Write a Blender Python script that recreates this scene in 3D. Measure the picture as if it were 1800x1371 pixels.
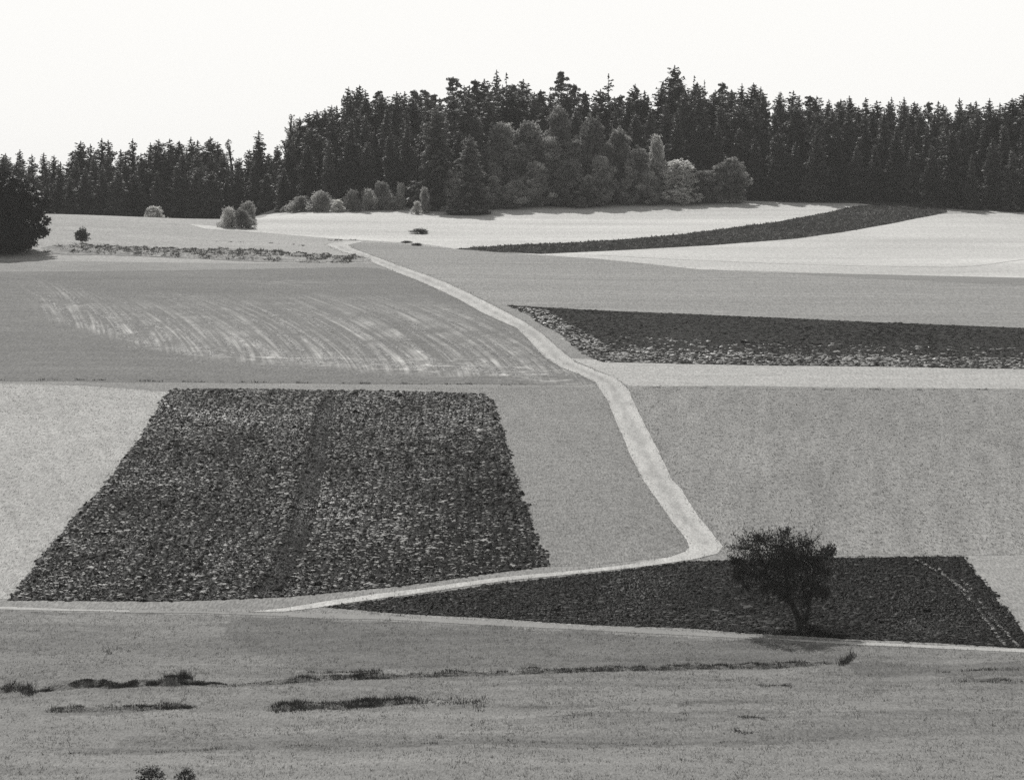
import bpy, math, random
import numpy as np
from mathutils import Vector
from mathutils.geometry import delaunay_2d_cdt

R = math.radians
sc = bpy.context.scene
for o in list(bpy.data.objects):
    bpy.data.objects.remove(o)
col = sc.collection

# ------------------------------------------------------------------ camera, sky, sun, exposure
CAMZ = 34.0                      # eye height above the valley floor (the photographer stands on the opposite hill)
FPX, W, H = 5500.0, 1800.0, 1371.0
EYE_Y = 420.0                    # row of the eye level
TILT = math.atan((H / 2 - EYE_Y) / FPX)
cam_d = bpy.data.cameras.new('camera')
cam = bpy.data.objects.new('camera', cam_d)
col.objects.link(cam)
cam.location = (0, 0, CAMZ)
cam.rotation_euler = (math.pi / 2 - TILT, 0, 0)
cam_d.sensor_width = 36.0
cam_d.lens = 36.0 * FPX / W
cam_d.clip_start = 1.0
cam_d.clip_end = 20000.0
sc.camera = cam

SUN_EL, SUN_AZ = R(43), R(-13)   # behind the forest, a little to the left
SKY_TINT = (1.0, 0.992, 0.968)
world = bpy.data.worlds.new('World')
sc.world = world
world.use_nodes = True
wn, wl = world.node_tree.nodes, world.node_tree.links
wn.clear()
sky_n = wn.new('ShaderNodeTexSky')
sky_n.sky_type = 'NISHITA'
sky_n.sun_disc = False
sky_n.sun_elevation = SUN_EL
sky_n.sun_rotation = SUN_AZ
sky_n.dust_density = 3.0
bw = wn.new('ShaderNodeRGBToBW')
tint = wn.new('ShaderNodeVectorMath'); tint.operation = 'SCALE'
tint.inputs[0].default_value = SKY_TINT
bg = wn.new('ShaderNodeBackground')
bg.inputs['Strength'].default_value = 0.15
wo = wn.new('ShaderNodeOutputWorld')
wl.new(sky_n.outputs[0], bw.inputs[0])
cap = wn.new('ShaderNodeMath'); cap.operation = 'MINIMUM'      # an even, milky sky: no part of it brighter than the rest
cap.inputs[1].default_value = 6.1
wl.new(bw.outputs[0], cap.inputs[0])
wl.new(cap.outputs[0], tint.inputs['Scale'])
wl.new(tint.outputs[0], bg.inputs['Color'])
wl.new(bg.outputs[0], wo.inputs['Surface'])

sun_d = bpy.data.lights.new('sun', 'SUN')
sun_d.energy = 3.8
sun_d.angle = R(0.6)
sun_d.color = (1.0, 0.985, 0.955)
sun = bpy.data.objects.new('sun', sun_d)
col.objects.link(sun)
svec = Vector((math.sin(SUN_AZ) * math.cos(SUN_EL), math.cos(SUN_AZ) * math.cos(SUN_EL), math.sin(SUN_EL)))
sun.rotation_euler = svec.to_track_quat('Z', 'Y').to_euler()
sun.location = (-100, 600, 400)

sc.view_settings.view_transform = 'Standard'
sc.view_settings.look = 'None'
sc.view_settings.exposure = 0.15
sc.view_settings.gamma = 1.0
sc.view_settings.use_curve_mapping = False
sc.render.engine = 'CYCLES'
sc.cycles.use_denoising = False
sc.cycles.max_bounces = 6
sc.cycles.transparent_max_bounces = 8

HAZE = 0.000078
rng = np.random.default_rng(7)
random.seed(7)

# ------------------------------------------------------------------ terrain
_cp = np.array([
    (-400, -6), (-60, -3), (0, -1.8), (20, -5), (60, -17), (100, -26), (140, -31), (185, -32.0), (212, -31.6), (240, -31.0), (252, -30.3),
    (275, -29.0), (312, -27.0), (352, -24.2), (402, -20.5), (425, -18.6), (468, -15.3), (512, -12.0), (565, -8.2),
    (620, -4.4), (665, -1.5), (722, 2.6), (772, 6.3), (800, 9.3), (850, 15), (900, 17), (1000, 14), (1200, 0),
    (2000, -30), (8000, -32), (20000, -32)])
_ty = np.arange(-400, 2001, 1.0)
_tz = np.interp(_ty, _cp[:, 0], _cp[:, 1])
_k = np.exp(-0.5 * (np.arange(-40, 41) / 12.0) ** 2); _k /= _k.sum()
_tz = np.convolve(np.pad(_tz, 40, mode='edge'), _k, mode='valid')
_fy = np.concatenate([_ty, [8000, 20000]])
_fz = np.concatenate([_tz, [-32, -32]])

def sstep(a, b, x):
    t = np.clip((x - a) / (b - a), 0, 1)
    return t * t * (3 - 2 * t)

def softplus(x, w):
    return w * np.logaddexp(0, x / w)

def terr0(X, Y):
    """smooth relief, metres above the valley datum"""
    z = np.interp(Y, _fy, _fz)
    z = z + 3.4 * np.exp(-((X + 118) / 46.0) ** 2 - ((Y - 715) / 42.0) ** 2)
    s = sstep(-46, -84, X)
    z = z - s * 0.13 * softplus(Y - 745, 8.0) * np.exp(-np.maximum(Y - 1100, 0) / 300)
    far = sstep(520, 620, Y) * (1 - sstep(780, 800, Y))
    z = z + far * 0.30 * np.sin(X / 31.0 + Y / 47.0) * np.sin(Y / 19.0 - X / 90.0)
    mid = sstep(262, 300, Y) * (1 - sstep(600, 640, Y))
    z = z + mid * (0.25 * np.sin(X / 23.0 + 1.0) * np.sin(Y / 37.0) + 0.12 * np.sin(X / 9.0 + Y / 21.0))
    near = sstep(150, 170, Y) * (1 - sstep(245, 262, Y))
    z = z + near * (0.10 * np.sin(X / 5.0 + Y / 7.0) + 0.07 * np.sin(X / 2.3 - Y / 3.1 + 2) + 0.12 * np.sin(Y / 4.7 + X / 19.0))
    return z + CAMZ

_up = np.array([0, math.sin(TILT), math.cos(TILT)])
_fw = np.array([0, math.cos(TILT), -math.sin(TILT)])

def cast(pts):
    """photo points on the ground -> world X, Y"""
    p = np.asarray(pts, float).reshape(-1, 2)
    d = _fw[None] + ((p[:, 0] - W / 2) / FPX)[:, None] * np.array([1.0, 0, 0])[None] - ((p[:, 1] - H / 2) / FPX)[:, None] * _up[None]
    ts = np.arange(150, 1000, 1.5)
    out = np.zeros((len(p), 2))
    for i in range(len(p)):
        P = d[i][None] * ts[:, None]
        g = CAMZ + P[:, 2] - terr0(P[:, 0], P[:, 1])
        k = np.argmax(g < 0)
        if g[k] >= 0:
            k = int(np.argmin(g)); t = ts[k]
        else:
            a = g[k - 1]; b = g[k]
            t = ts[k - 1] + 1.5 * a / (a - b)
        out[i] = d[i][:2] * t
    return out

def pxX(px, D):
    return (px - W / 2) / FPX * D

def rowZ(py, D):
    """height seen at photo row py at distance D"""
    v = _fw - ((py - H / 2) / FPX) * _up
    return CAMZ + v[2] / v[1] * D

# low banks and ditch edges: (photo polyline, height, decay behind the lip, raggedness)
_banks = [
    ([(28, 1216), (100, 1213), (140, 1208), (200, 1209), (260, 1205), (330, 1203), (398, 1204)], 0.62, 3.0, 0.9),
    ([(380, 1208), (500, 1201), (600, 1194), (660, 1193), (800, 1187), (1000, 1181), (1100, 1178), (1260, 1174), (1400, 1172), (1490, 1164)], 0.36, 4.0, 0.7),
    ([(80, 1251), (200, 1247), (335, 1243)], 0.30, 5.0, 0.6),
    ([(480, 1246), (600, 1243), (740, 1236)], 0.34, 4.0, 0.5),
    ([(90, 1325), (200, 1321), (400, 1316), (700, 1311), (1000, 1306), (1345, 1304)], 0.13, 6.0, 0.9),
    ([(640, 1247), (900, 1244), (1200, 1236), (1560, 1228)], 0.14, 6.0, 0.6),
    ([(1690, 1197), (1760, 1199), (1900, 1202)], 0.28, 3.0, 0.8),
    ([(1710, 1179), (1900, 1181)], 0.22, 3.0, 0.8),
    ([(1380, 1183), (1500, 1186), (1640, 1180)], 0.12, 3.0, 0.9),
]
_banks_far = [
    ([(96, 433), (200, 438), (330, 443), (450, 446), (560, 452), (650, 454)], 0.75, 7.0, 0.9),
    ([(60, 442), (200, 446), (330, 452), (450, 457), (560, 461), (640, 461)], 0.55, 5.0, 0.9),
]
BANKS = []
for lst, w in ((_banks, 0.05), (_banks_far, 0.22)):
    for pl, h, dec, rag in lst:
        q = cast(pl)
        q = q[np.argsort(q[:, 0])]
        BANKS.append((q[:, 0], q[:, 1], h, dec, rag, w))

def terr(X, Y):
    z = terr0(X, Y)
    for i, (bx, by, h, dec, rag, w) in enumerate(BANKS):
        m = (Y > by.min() - 4) & (Y < by.max() + dec * 5 + 4) & (X > bx[0] - 1) & (X < bx[-1] + 1)
        if not np.any(m):
            continue
        x, y = X[m], Y[m]
        L = bx[-1] - bx[0]
        yc = np.interp(x, bx, by) + (0.5 * np.sin(x * 1.9 + i) + 0.35 * np.sin(x * 4.3 + 2 * i)) * (2.3 if w > 0.1 else 1.0) * 0.5
        tap = sstep(bx[0], bx[0] + 0.08 * L, x) * (1 - sstep(bx[-1] - 0.08 * L, bx[-1], x))
        hh = h * tap * np.clip(1 - rag * (0.5 + 0.3 * np.sin(x * 1.1 + 3 * i) + 0.35 * np.sin(x * 2.7 + i) * np.sin(x * 0.43 + i)), 0.05, 1.5)
        d = y - yc
        add = hh / (1 + np.exp(-np.clip(d / w, -40, 40))) * np.exp(-np.maximum(d, 0) / dec)
        z = z.copy(); z[m] += add
    return z

def tz(x, y):
    return float(terr(np.array([x], float), np.array([y], float))[0])

# ------------------------------------------------------------------ materials
TINT = (1.0, 0.995, 0.972)

def noise_factor(nt, vec_scale, lo, hi, detail=2.0, src=None, rough=0.5, dist=0.0, rot=0.0):
    n, l = nt.nodes, nt.links
    if src is None:
        g = n.new('ShaderNodeNewGeometry'); src = g.outputs['Position']
    mp = n.new('ShaderNodeMapping')
    mp.vector_type = 'POINT'
    l.new(src, mp.inputs['Vector'])
    mp.inputs['Rotation'].default_value = (0, 0, rot)
    sc_ = n.new('ShaderNodeVectorMath'); sc_.operation = 'MULTIPLY'
    sc_.inputs[1].default_value = vec_scale
    l.new(mp.outputs[0], sc_.inputs[0])
    t = n.new('ShaderNodeTexNoise')
    t.inputs['Scale'].default_value = 1.0
    t.inputs['Detail'].default_value = detail
    t.inputs['Roughness'].default_value = rough
    t.inputs['Distortion'].default_value = dist
    l.new(sc_.outputs[0], t.inputs['Vector'])
    m = n.new('ShaderNodeMapRange')
    m.clamp = True
    m.inputs['From Min'].default_value = 0.28
    m.inputs['From Max'].default_value = 0.72
    m.inputs['To Min'].default_value = lo
    m.inputs['To Max'].default_value = hi
    l.new(t.outputs[0], m.inputs['Value'])
    return m.outputs[0]

def mul(nt, a, b):
    m = nt.nodes.new('ShaderNodeMath'); m.operation = 'MULTIPLY'
    for i, v in enumerate((a, b)):
        if isinstance(v, (int, float)):
            m.inputs[i].default_value = v
        else:
            nt.links.new(v, m.inputs[i])
    return m.outputs[0]

def math2(nt, op, a, b):
    m = nt.nodes.new('ShaderNodeMath'); m.operation = op
    for i, v in enumerate((a, b)):
        if isinstance(v, (int, float)):
            m.inputs[i].default_value = v
        else:
            nt.links.new(v, m.inputs[i])
    return m.outputs[0]

def new_mat(name):
    m = bpy.data.materials.new(name)
    m.use_nodes = True
    nt = m.node_tree
    nt.nodes.clear()
    out = nt.nodes.new('ShaderNodeOutputMaterial')
    return m, nt, out

def grey(nt, val):
    v = nt.nodes.new('ShaderNodeVectorMath'); v.operation = 'SCALE'
    v.inputs[0].default_value = TINT
    nt.links.new(val, v.inputs['Scale'])
    return v.outputs[0]

def ground_mat(name, base, D, vdepth, grain=0.22, layers=(), rough=0.9, spec=0.15, bump=0.0, extra=None):
    """base grey; fine tussock grain sized for about distance D; wider layers (sx, sy, amount, detail, rot)"""
    m, nt, out = new_mat(name)
    gx = 3130.0 / D * 0.62
    val = noise_factor(nt, (gx, vdepth * 0.62, gx), 1 - grain, 1 + grain, 2.0)
    for lay in layers:
        sx, sy, a, det = lay[:4]
        rot = lay[4] if len(lay) > 4 else 0.0
        val = mul(nt, val, noise_factor(nt, (sx, sy, sx), 1 - a, 1 + a, det, rot=rot, dist=0.3))
    if extra is not None:
        val = extra(nt, val)
    val = mul(nt, val, base)
    b = nt.nodes.new('ShaderNodeBsdfPrincipled')
    b.inputs['Roughness'].default_value = rough
    b.inputs['Specular IOR Level'].default_value = spec
    nt.links.new(grey(nt, val), b.inputs['Base Color'])
    if bump > 0:
        h = noise_factor(nt, (gx * 0.6, vdepth * 0.9, gx), 0, 1, 3.0)
        bn = nt.nodes.new('ShaderNodeBump')
        bn.inputs['Strength'].default_value = 1.0
        bn.inputs['Distance'].default_value = bump
        nt.links.new(h, bn.inputs['Height'])
        nt.links.new(bn.outputs[0], b.inputs['Normal'])
    nt.links.new(b.outputs[0], out.inputs['Surface'])
    return m

def leaf_mat(name, base, trans=0.25, vary=0.35, cl=0.5, spec=0.2, rough=0.6):
    """foliage: diffuse + light through the leaf, clump-sized variation, per-tree variation"""
    m, nt, out = new_mat(name)
    val = noise_factor(nt, (cl, cl, cl), 1 - vary, 1 + vary, 3.0)
    oi = nt.nodes.new('ShaderNodeObjectInfo')
    mr = nt.nodes.new('ShaderNodeMapRange')
    mr.inputs['To Min'].default_value = 0.62
    mr.inputs['To Max'].default_value = 1.45
    nt.links.new(oi.outputs['Random'], mr.inputs['Value'])
    val = mul(nt, mul(nt, val, mr.outputs[0]), base)
    c = grey(nt, val)
    b = nt.nodes.new('ShaderNodeBsdfPrincipled')
    b.inputs['Roughness'].default_value = rough
    b.inputs['Specular IOR Level'].default_value = spec
    nt.links.new(c, b.inputs['Base Color'])
    t = nt.nodes.new('ShaderNodeBsdfTranslucent')
    nt.links.new(c, t.inputs['Color'])
    mx = nt.nodes.new('ShaderNodeMixShader')
    mx.inputs[0].default_value = trans
    nt.links.new(b.outputs[0], mx.inputs[1])
    nt.links.new(t.outputs[0], mx.inputs[2])
    nt.links.new(mx.outputs[0], out.inputs['Surface'])
    return m

def soil_mat(name, base, gloss=0.5, rough=0.38, sc1=1.2, var=0.35):
    m, nt, out = new_mat(name)
    val = noise_factor(nt, (sc1, sc1, sc1), 1 - var, 1 + var, 3.0)
    val = mul(nt, val, noise_factor(nt, (0.06, 0.022, 0.06), 0.55, 1.45, 2.0))
    val = mul(nt, val, base)
    b = nt.nodes.new('ShaderNodeBsdfPrincipled')
    b.inputs['Specular IOR Level'].default_value = gloss
    rr = noise_factor(nt, (0.09, 0.035, 0.1), rough * 0.75, rough * 1.45, 2.0)
    nt.links.new(rr, b.inputs['Roughness'])
    nt.links.new(grey(nt, val), b.inputs['Base Color'])
    nt.links.new(b.outputs[0], out.inputs['Surface'])
    return m

# ------------------------------------------------------------------ mesh helpers
def mesh_np(name, V, F):
    """V (n,3), F (m,3) or (m,4)"""
    me = bpy.data.meshes.new(name)
    V = np.ascontiguousarray(V, np.float32); F = np.ascontiguousarray(F, np.int32)
    k = F.shape[1]
    me.vertices.add(len(V)); me.vertices.foreach_set('co', V.ravel())
    me.loops.add(F.size); me.loops.foreach_set('vertex_index', F.ravel())
    me.polygons.add(len(F))
    me.polygons.foreach_set('loop_start', np.arange(0, F.size, k, dtype=np.int32))
    me.polygons.foreach_set('loop_total', np.full(len(F), k, np.int32))
    me.update(calc_edges=True)
    return me

def link(name, me, mat=None, parent=None, kind=None, smooth=False, **props):
    o = bpy.data.objects.new(name, me)
    col.objects.link(o)
    if me is not None and mat is not None and not me.materials:
        me.materials.append(mat)
    if smooth and me is not None:
        me.polygons.foreach_set('use_smooth', np.ones(len(me.polygons), bool))
    if parent is not None:
        o.parent = parent
    if kind:
        o['kind'] = kind
    for k, v in props.items():
        if v is not None:
            o[k] = v
    return o

def inside(poly, P):
    x, y = P[:, 0], P[:, 1]
    res = np.zeros(len(P), bool)
    n = len(poly)
    j = n - 1
    for i in range(n):
        xi, yi = poly[i]; xj, yj = poly[j]
        if yi != yj:
            c = ((yi > y) != (yj > y)) & (x < (xj - xi) * (y - yi) / (yj - yi) + xi)
            res ^= c
        j = i
    return res

def densify(poly, step):
    out = []
    n = len(poly)
    for i in range(n):
        a = poly[i]; b = poly[(i + 1) % n]
        L = np.linalg.norm(b - a)
        k = max(1, int(L / step))
        for t in range(k):
            out.append(a + (b - a) * t / k)
    return np.array(out)

def catmull(pts, k=6, closed=False):
    p = np.array(pts, float)
    out = []
    n = len(p)
    for i in range(n - 1):
        p0 = p[max(i - 1, 0)]; p1 = p[i]; p2 = p[i + 1]; p3 = p[min(i + 2, n - 1)]
        for t in np.arange(k) / k:
            out.append(0.5 * ((2 * p1) + (-p0 + p2) * t + (2 * p0 - 5 * p1 + 4 * p2 - p3) * t * t + (-p0 + 3 * p1 - 3 * p2 + p3) * t ** 3))
    out.append(p[-1])
    return np.array(out)

def world_poly(px_poly, step=1.5, jit=0.15):
    """outline traced on the photo -> outline on the ground"""
    q = []
    n = len(px_poly)
    for i in range(n):
        a = np.array(px_poly[i], float); b = np.array(px_poly[(i + 1) % n], float)
        k = max(1, int(np.linalg.norm(b - a) / 25))
        for t in range(k):
            q.append(a + (b - a) * t / k)
    w = cast(q)
    w = densify(w, step)
    nz = rng.normal(0, 1, w.shape)
    nz = 0.35 * nz + 1.3 * (nz + np.roll(nz, 1, 0) + np.roll(nz, -1, 0) + np.roll(nz, 2, 0) + np.roll(nz, -2, 0)) / 5
    w = w + nz * jit * np.array([1.0, 1.6])
    return w

def sheet(name, poly, mat, off, grid=2.0, **props):
    lo, hi = poly.min(0), poly.max(0)
    gx = np.arange(lo[0], hi[0], grid); gy = np.arange(lo[1], hi[1], grid)
    G = np.stack(np.meshgrid(gx, gy), -1).reshape(-1, 2)
    G = G + rng.uniform(-0.1, 0.1, G.shape) * grid
    G = G[inside(poly, G)]
    pts = [Vector(p) for p in poly] + [Vector(p) for p in G]
    n = len(poly)
    r = delaunay_2d_cdt(pts, [], [list(range(n))], 1, 1e-4)
    P = np.array([(v[0], v[1]) for v in r[0]])
    F = np.array([f for f in r[2] if len(f) == 3])
    Z = terr(P[:, 0], P[:, 1]) + off
    a, b, c = P[F[:, 0]], P[F[:, 1]], P[F[:, 2]]
    cr = (b[:, 0] - a[:, 0]) * (c[:, 1] - a[:, 1]) - (b[:, 1] - a[:, 1]) * (c[:, 0] - a[:, 0])
    F[cr < 0] = F[cr < 0][:, ::-1]
    me = mesh_np(name, np.column_stack([P, Z]), F)
    return link(name, me, mat, kind='structure', smooth=True, **props)

def scatter(poly, density, rows=None):
    lo, hi = poly.min(0), poly.max(0)
    A = (hi[0] - lo[0]) * (hi[1] - lo[1])
    P = rng.uniform(lo, hi, (int(A * density), 2))
    if rows:
        P[:, 0] = np.round(P[:, 0] / rows) * rows + rng.normal(0, rows * 0.24, len(P))
    return P[inside(poly, P)]

_slice = np.array([(-1, -1, 0), (1, -1, 0), (1, 1, 0), (-1, 1, 0), (-0.55, 0.1, 1), (0.55, -0.1, 1)], float)
_cf = np.array([(0, 1, 5), (0, 5, 4), (1, 2, 5), (2, 3, 4), (2, 4, 5), (3, 0, 4)])

def clods(P, size, hgt, off, spread=0.35, tilt=0.17, turn=math.pi):
    """earth slices turned over by the plough: broken, tilted slabs"""
    n = len(P)
    s = size * np.exp(rng.normal(0, spread, (n, 1)))
    v = _slice[None] * np.concatenate([s * rng.uniform(0.6, 1.5, (n, 1)), s * rng.uniform(0.5, 1.1, (n, 1)), s * hgt / size * rng.uniform(0.5, 1.6, (n, 1))], 1)[:, None, :] * np.array([0.5, 0.5, 1.0])
    v = v + rng.normal(0, 1, (n, 6, 3)) * s[:, :, None] * np.array([0.16, 0.16, 0.06])
    ax = rng.normal(-0.02, tilt, n); ay = rng.normal(0, tilt, n); az = rng.uniform(-turn, turn, n)
    def rot(v, a, i, j):
        c, s_ = np.cos(a)[:, None], np.sin(a)[:, None]
        vi = v[:, :, i] * c - v[:, :, j] * s_
        vj = v[:, :, i] * s_ + v[:, :, j] * c
        v = v.copy(); v[:, :, i] = vi; v[:, :, j] = vj
        return v
    v = rot(v, az, 0, 1); v = rot(v, ax, 1, 2); v = rot(v, ay, 0, 2)
    z = terr(P[:, 0], P[:, 1]) + off - 0.25 * hgt
    v[:, :, 0] += P[:, 0:1]; v[:, :, 1] += P[:, 1:2]; v[:, :, 2] += z[:, None]
    F = (_cf[None] + (np.arange(n) * 6)[:, None, None]).reshape(-1, 3)
    return v.reshape(-1, 3), F

def blades(P, h, w, off=0.0, k=4, lean=0.45, spread=0.12, hvar=0.35):
    """tufts of k narrow leaf triangles at each point"""
    n = len(P)
    z = terr(P[:, 0], P[:, 1]) + off
    B = np.column_stack([P, z - 0.03])
    B = np.repeat(B, k, 0)
    B[:, :2] += rng.normal(0, spread, (n * k, 2))
    hh = (np.repeat(h * np.exp(rng.normal(0, hvar, n)), k) * rng.uniform(0.6, 1.2, n * k))
    a = rng.uniform(0, 2 * math.pi, n * k)
    ww = w * rng.uniform(0.6, 1.4, n * k)
    d = np.column_stack([np.cos(a), np.sin(a), np.zeros(n * k)])
    ln = rng.normal(0, lean, (n * k, 2)) * hh[:, None]
    tip = B + np.column_stack([ln, hh])
    V = np.stack([B - d * ww[:, None] * 0.5, B + d * ww[:, None] * 0.5, tip], 1).reshape(-1, 3)
    F = np.arange(len(V)).reshape(-1, 3)
    return V, F

# ------------------------------------------------------------------ the ground sheet
def axis(segs, lo, hi):
    v = []
    for a, b, d in segs:
        v += list(np.arange(a, b, d))
    v = np.array(v)
    left, right = [], []
    x, s = v[0], segs[0][2]
    while x > lo:
        s *= 1.35; x -= s; left.append(x)
    x, s = v[-1], segs[-1][2]
    while x < hi:
        s *= 1.35; x += s; right.append(x)
    return np.array(left[::-1] + list(v) + right)

gx = axis([(-132, 168, 0.8)], -4000, 4000)
gy = axis([(176, 190, 1.0), (190, 236, 0.16), (236, 264, 0.5), (264, 600, 2.0), (600, 668, 0.45), (668, 920, 2.0)], -600, 6000)
GX, GY = np.meshgrid(gx, gy)
GZ = terr(GX.ravel(), GY.ravel())
V = np.column_stack([GX.ravel(), GY.ravel(), GZ])
nx, ny = len(gx), len(gy)
idx = np.arange(nx * ny).reshape(ny, nx)
F = np.stack([idx[:-1, :-1], idx[:-1, 1:], idx[1:, 1:], idx[1:, :-1]], -1).reshape(-1, 4)
me = mesh_np('ground', V, F)
m_meadow = ground_mat('meadow_grass_ground', 0.143, 220, 2.2, 0.34,
                      [(0.9, 0.5, 0.08, 3), (0.12, 0.14, 0.14, 3), (0.03, 0.45, 0.20, 3), (0.006, 0.10, 0.25, 2)], bump=0.05)
m_verge = ground_mat('verge_grass_ground', 0.19, 300, 1.3, 0.44,
                     [(0.5, 0.4, 0.12, 3), (0.05, 0.05, 0.12, 2)], bump=0.03)
m_upper = ground_mat('upper_meadow_ground', 0.28, 640, 0.6, 0.24,
                     [(0.3, 0.3, 0.07, 3), (0.03, 0.16, 0.10, 2)], bump=0.02)
m_rough = ground_mat('rough_meadow_ground', 0.104, 230, 2.0, 0.34, [(0.5, 0.4, 0.12, 3), (0.12, 0.14, 0.16, 3), (0.03, 0.45, 0.18, 3)], bump=0.05)
m_mown = ground_mat('mown_meadow_ground', 0.172, 210, 2.2, 0.30, [(0.9, 0.5, 0.06, 3), (0.03, 0.40, 0.16, 3), (0.008, 0.12, 0.12, 2)], bump=0.04)
for m in (m_meadow, m_verge, m_upper, m_rough, m_mown):
    me.materials.append(m)
# meadow edge = the foot track's lower side
edge = cast([(-300, 1070), (0, 1072), (200, 1076), (440, 1081), (700, 1092), (900, 1102), (1100, 1112), (1260, 1121), (1340, 1126), (1500, 1134), (1800, 1148), (2100, 1160)])
cx = (GX[:-1, :-1] + GX[1:, 1:]).ravel() / 2
cy = (GY[:-1, :-1] + GY[1:, 1:]).ravel() / 2
ed = np.interp(cx, edge[:, 0], edge[:, 1])
mi = np.zeros(len(F), np.int32)
mi[cy > ed] = 1
up_line = cast([(-200, 455), (300, 462), (640, 462), (1000, 470), (1900, 500)])
mi[cy > np.interp(cx, up_line[:, 0], up_line[:, 1])] = 2
near_ = (cy < ed) & (cy > 170) & (np.abs(cx) < 60)
jx = np.sin(cx * 1.7 + cy * 2.1) * 0.5 + np.sin(cx * 0.6 - cy * 0.9) * 0.9
pts_ = np.column_stack([cx, cy + 0.7 * jx])[near_]
sub = np.zeros(near_.sum(), np.int32)
for ml, code in (([(430, 1084), (700, 1094), (900, 1104), (1100, 1114), (1260, 1124), (1420, 1132), (1500, 1142), (1506, 1152), (1480, 1166), (1260, 1173), (1000, 1180), (800, 1186), (660, 1180), (520, 1176), (430, 1140), (380, 1100)], 3),
                 ([(-80, 1262), (120, 1256), (340, 1250), (640, 1248), (900, 1245), (1200, 1237), (1560, 1229), (1900, 1214), (1900, 1236), (1560, 1250), (1250, 1248), (1000, 1256), (700, 1264), (400, 1272), (240, 1286), (200, 1318), (90, 1326), (-80, 1326)], 4),
                 ([(-80, 1330), (200, 1324), (700, 1314), (1345, 1307), (1900, 1290), (1900, 1420), (-80, 1420)], 4),
                 ([(1500, 1165), (1700, 1168), (1900, 1172), (1900, 1190), (1700, 1190), (1500, 1184)], 3)):
    wp = densify(cast(ml), 3.0)
    sub[inside(wp, pts_)] = code
mi[np.where(near_)[0][sub > 0]] = sub[sub > 0]
me.polygons.foreach_set('material_index', mi)
link('ground', me, None, kind='structure', smooth=True)

# ------------------------------------------------------------------ track outline (both sides, traced)
PL = [(572, 430), (600, 443), (630, 451), (667, 467), (717, 487), (757, 503), (805, 526), (850, 551), (910, 578), (927, 595), (957, 628), (984, 645),
      (1018, 658), (1048, 673), (1068, 705), (1088, 752), (1105, 793), (1128, 840), (1143, 862), (1178, 911), (1207, 951)]
PR = [(612, 431), (620, 437), (650, 448), (700, 467), (750, 484), (790, 500), (820, 514), (850, 529), (887, 548), (920, 565), (954, 588), (984, 615), (1011, 637),
      (1051, 653), (1085, 667), (1105, 685), (1118, 716), (1135, 749), (1152, 783), (1179, 840), (1199, 862), (1232, 914), (1271, 960)]

# ------------------------------------------------------------------ fields (sheets laid on the slope)
m_stub = ground_mat('stubble', 0.31, 340, 1.2, 0.34, [(0.35, 0.25, 0.07, 3), (0.04, 0.016, 0.12, 2), (1.2, 0.05, 0.12, 3, -0.25)], bump=0.02)
m_mid = ground_mat('short_grass', 0.175, 330, 1.3, 0.44, [(0.6, 0.4, 0.10, 3), (0.05, 0.03, 0.10, 2)], bump=0.03)
m_right = ground_mat('green_crop', 0.19, 350, 1.2, 0.44, [(0.6, 0.25, 0.06, 3), (0.03, 0.012, 0.12, 2), (0.55, 0.008, 0.16, 3, 0.10)], bump=0.03)
m_light = ground_mat('pale_strip', 0.33, 430, 0.9, 0.29, [(0.4, 0.6, 0.09, 3), (0.05, 0.2, 0.08, 2)], bump=0.02)
m_slope = ground_mat('grazed_slope', 0.20, 560, 0.7, 0.34, [(0.02, 0.14, 0.10, 2), (0.008, 0.55, 0.14, 3, 0.05), (0.25, 0.6, 0.05, 3)], bump=0.02)
m_bright = ground_mat('bleached_stubble', 0.43, 700, 0.5, 0.17, [(0.010, 0.06, 0.16, 2), (0.02, 0.02, 0.10, 2)], bump=0.01)  # wide streak layer puts the soft shading of the undulations into the colour
m_grey = ground_mat('grey_strip', 0.165, 560, 0.7, 0.16, [(0.03, 0.2, 0.08, 2)], bump=0.02)
m_dark = ground_mat('dark_crop', 0.058, 1000, 0.35, 0.5, [(0.05, 0.05, 0.15, 2), (0.6, 0.3, 0.25, 3)], bump=0.02, spec=0.01)
m_soil = ground_mat('turned_soil', 0.014, 330, 2.0, 0.30, [(0.6, 0.5, 0.2, 3)], bump=0.08, spec=0.01)
m_soil_low = ground_mat('turned_soil_low', 0.012, 260, 2.5, 0.30, [(0.6, 0.5, 0.2, 3)], bump=0.06, spec=0.01)
m_soil_far = ground_mat('turned_soil_far', 0.042, 480, 1.4, 0.30, [(0.1, 0.5, 0.15, 3)], bump=0.06, spec=0.01)
m_floor = ground_mat('needle_litter', 0.05, 800, 0.5, 0.3, [(0.3, 0.3, 0.2, 3)], spec=0.01)

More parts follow.
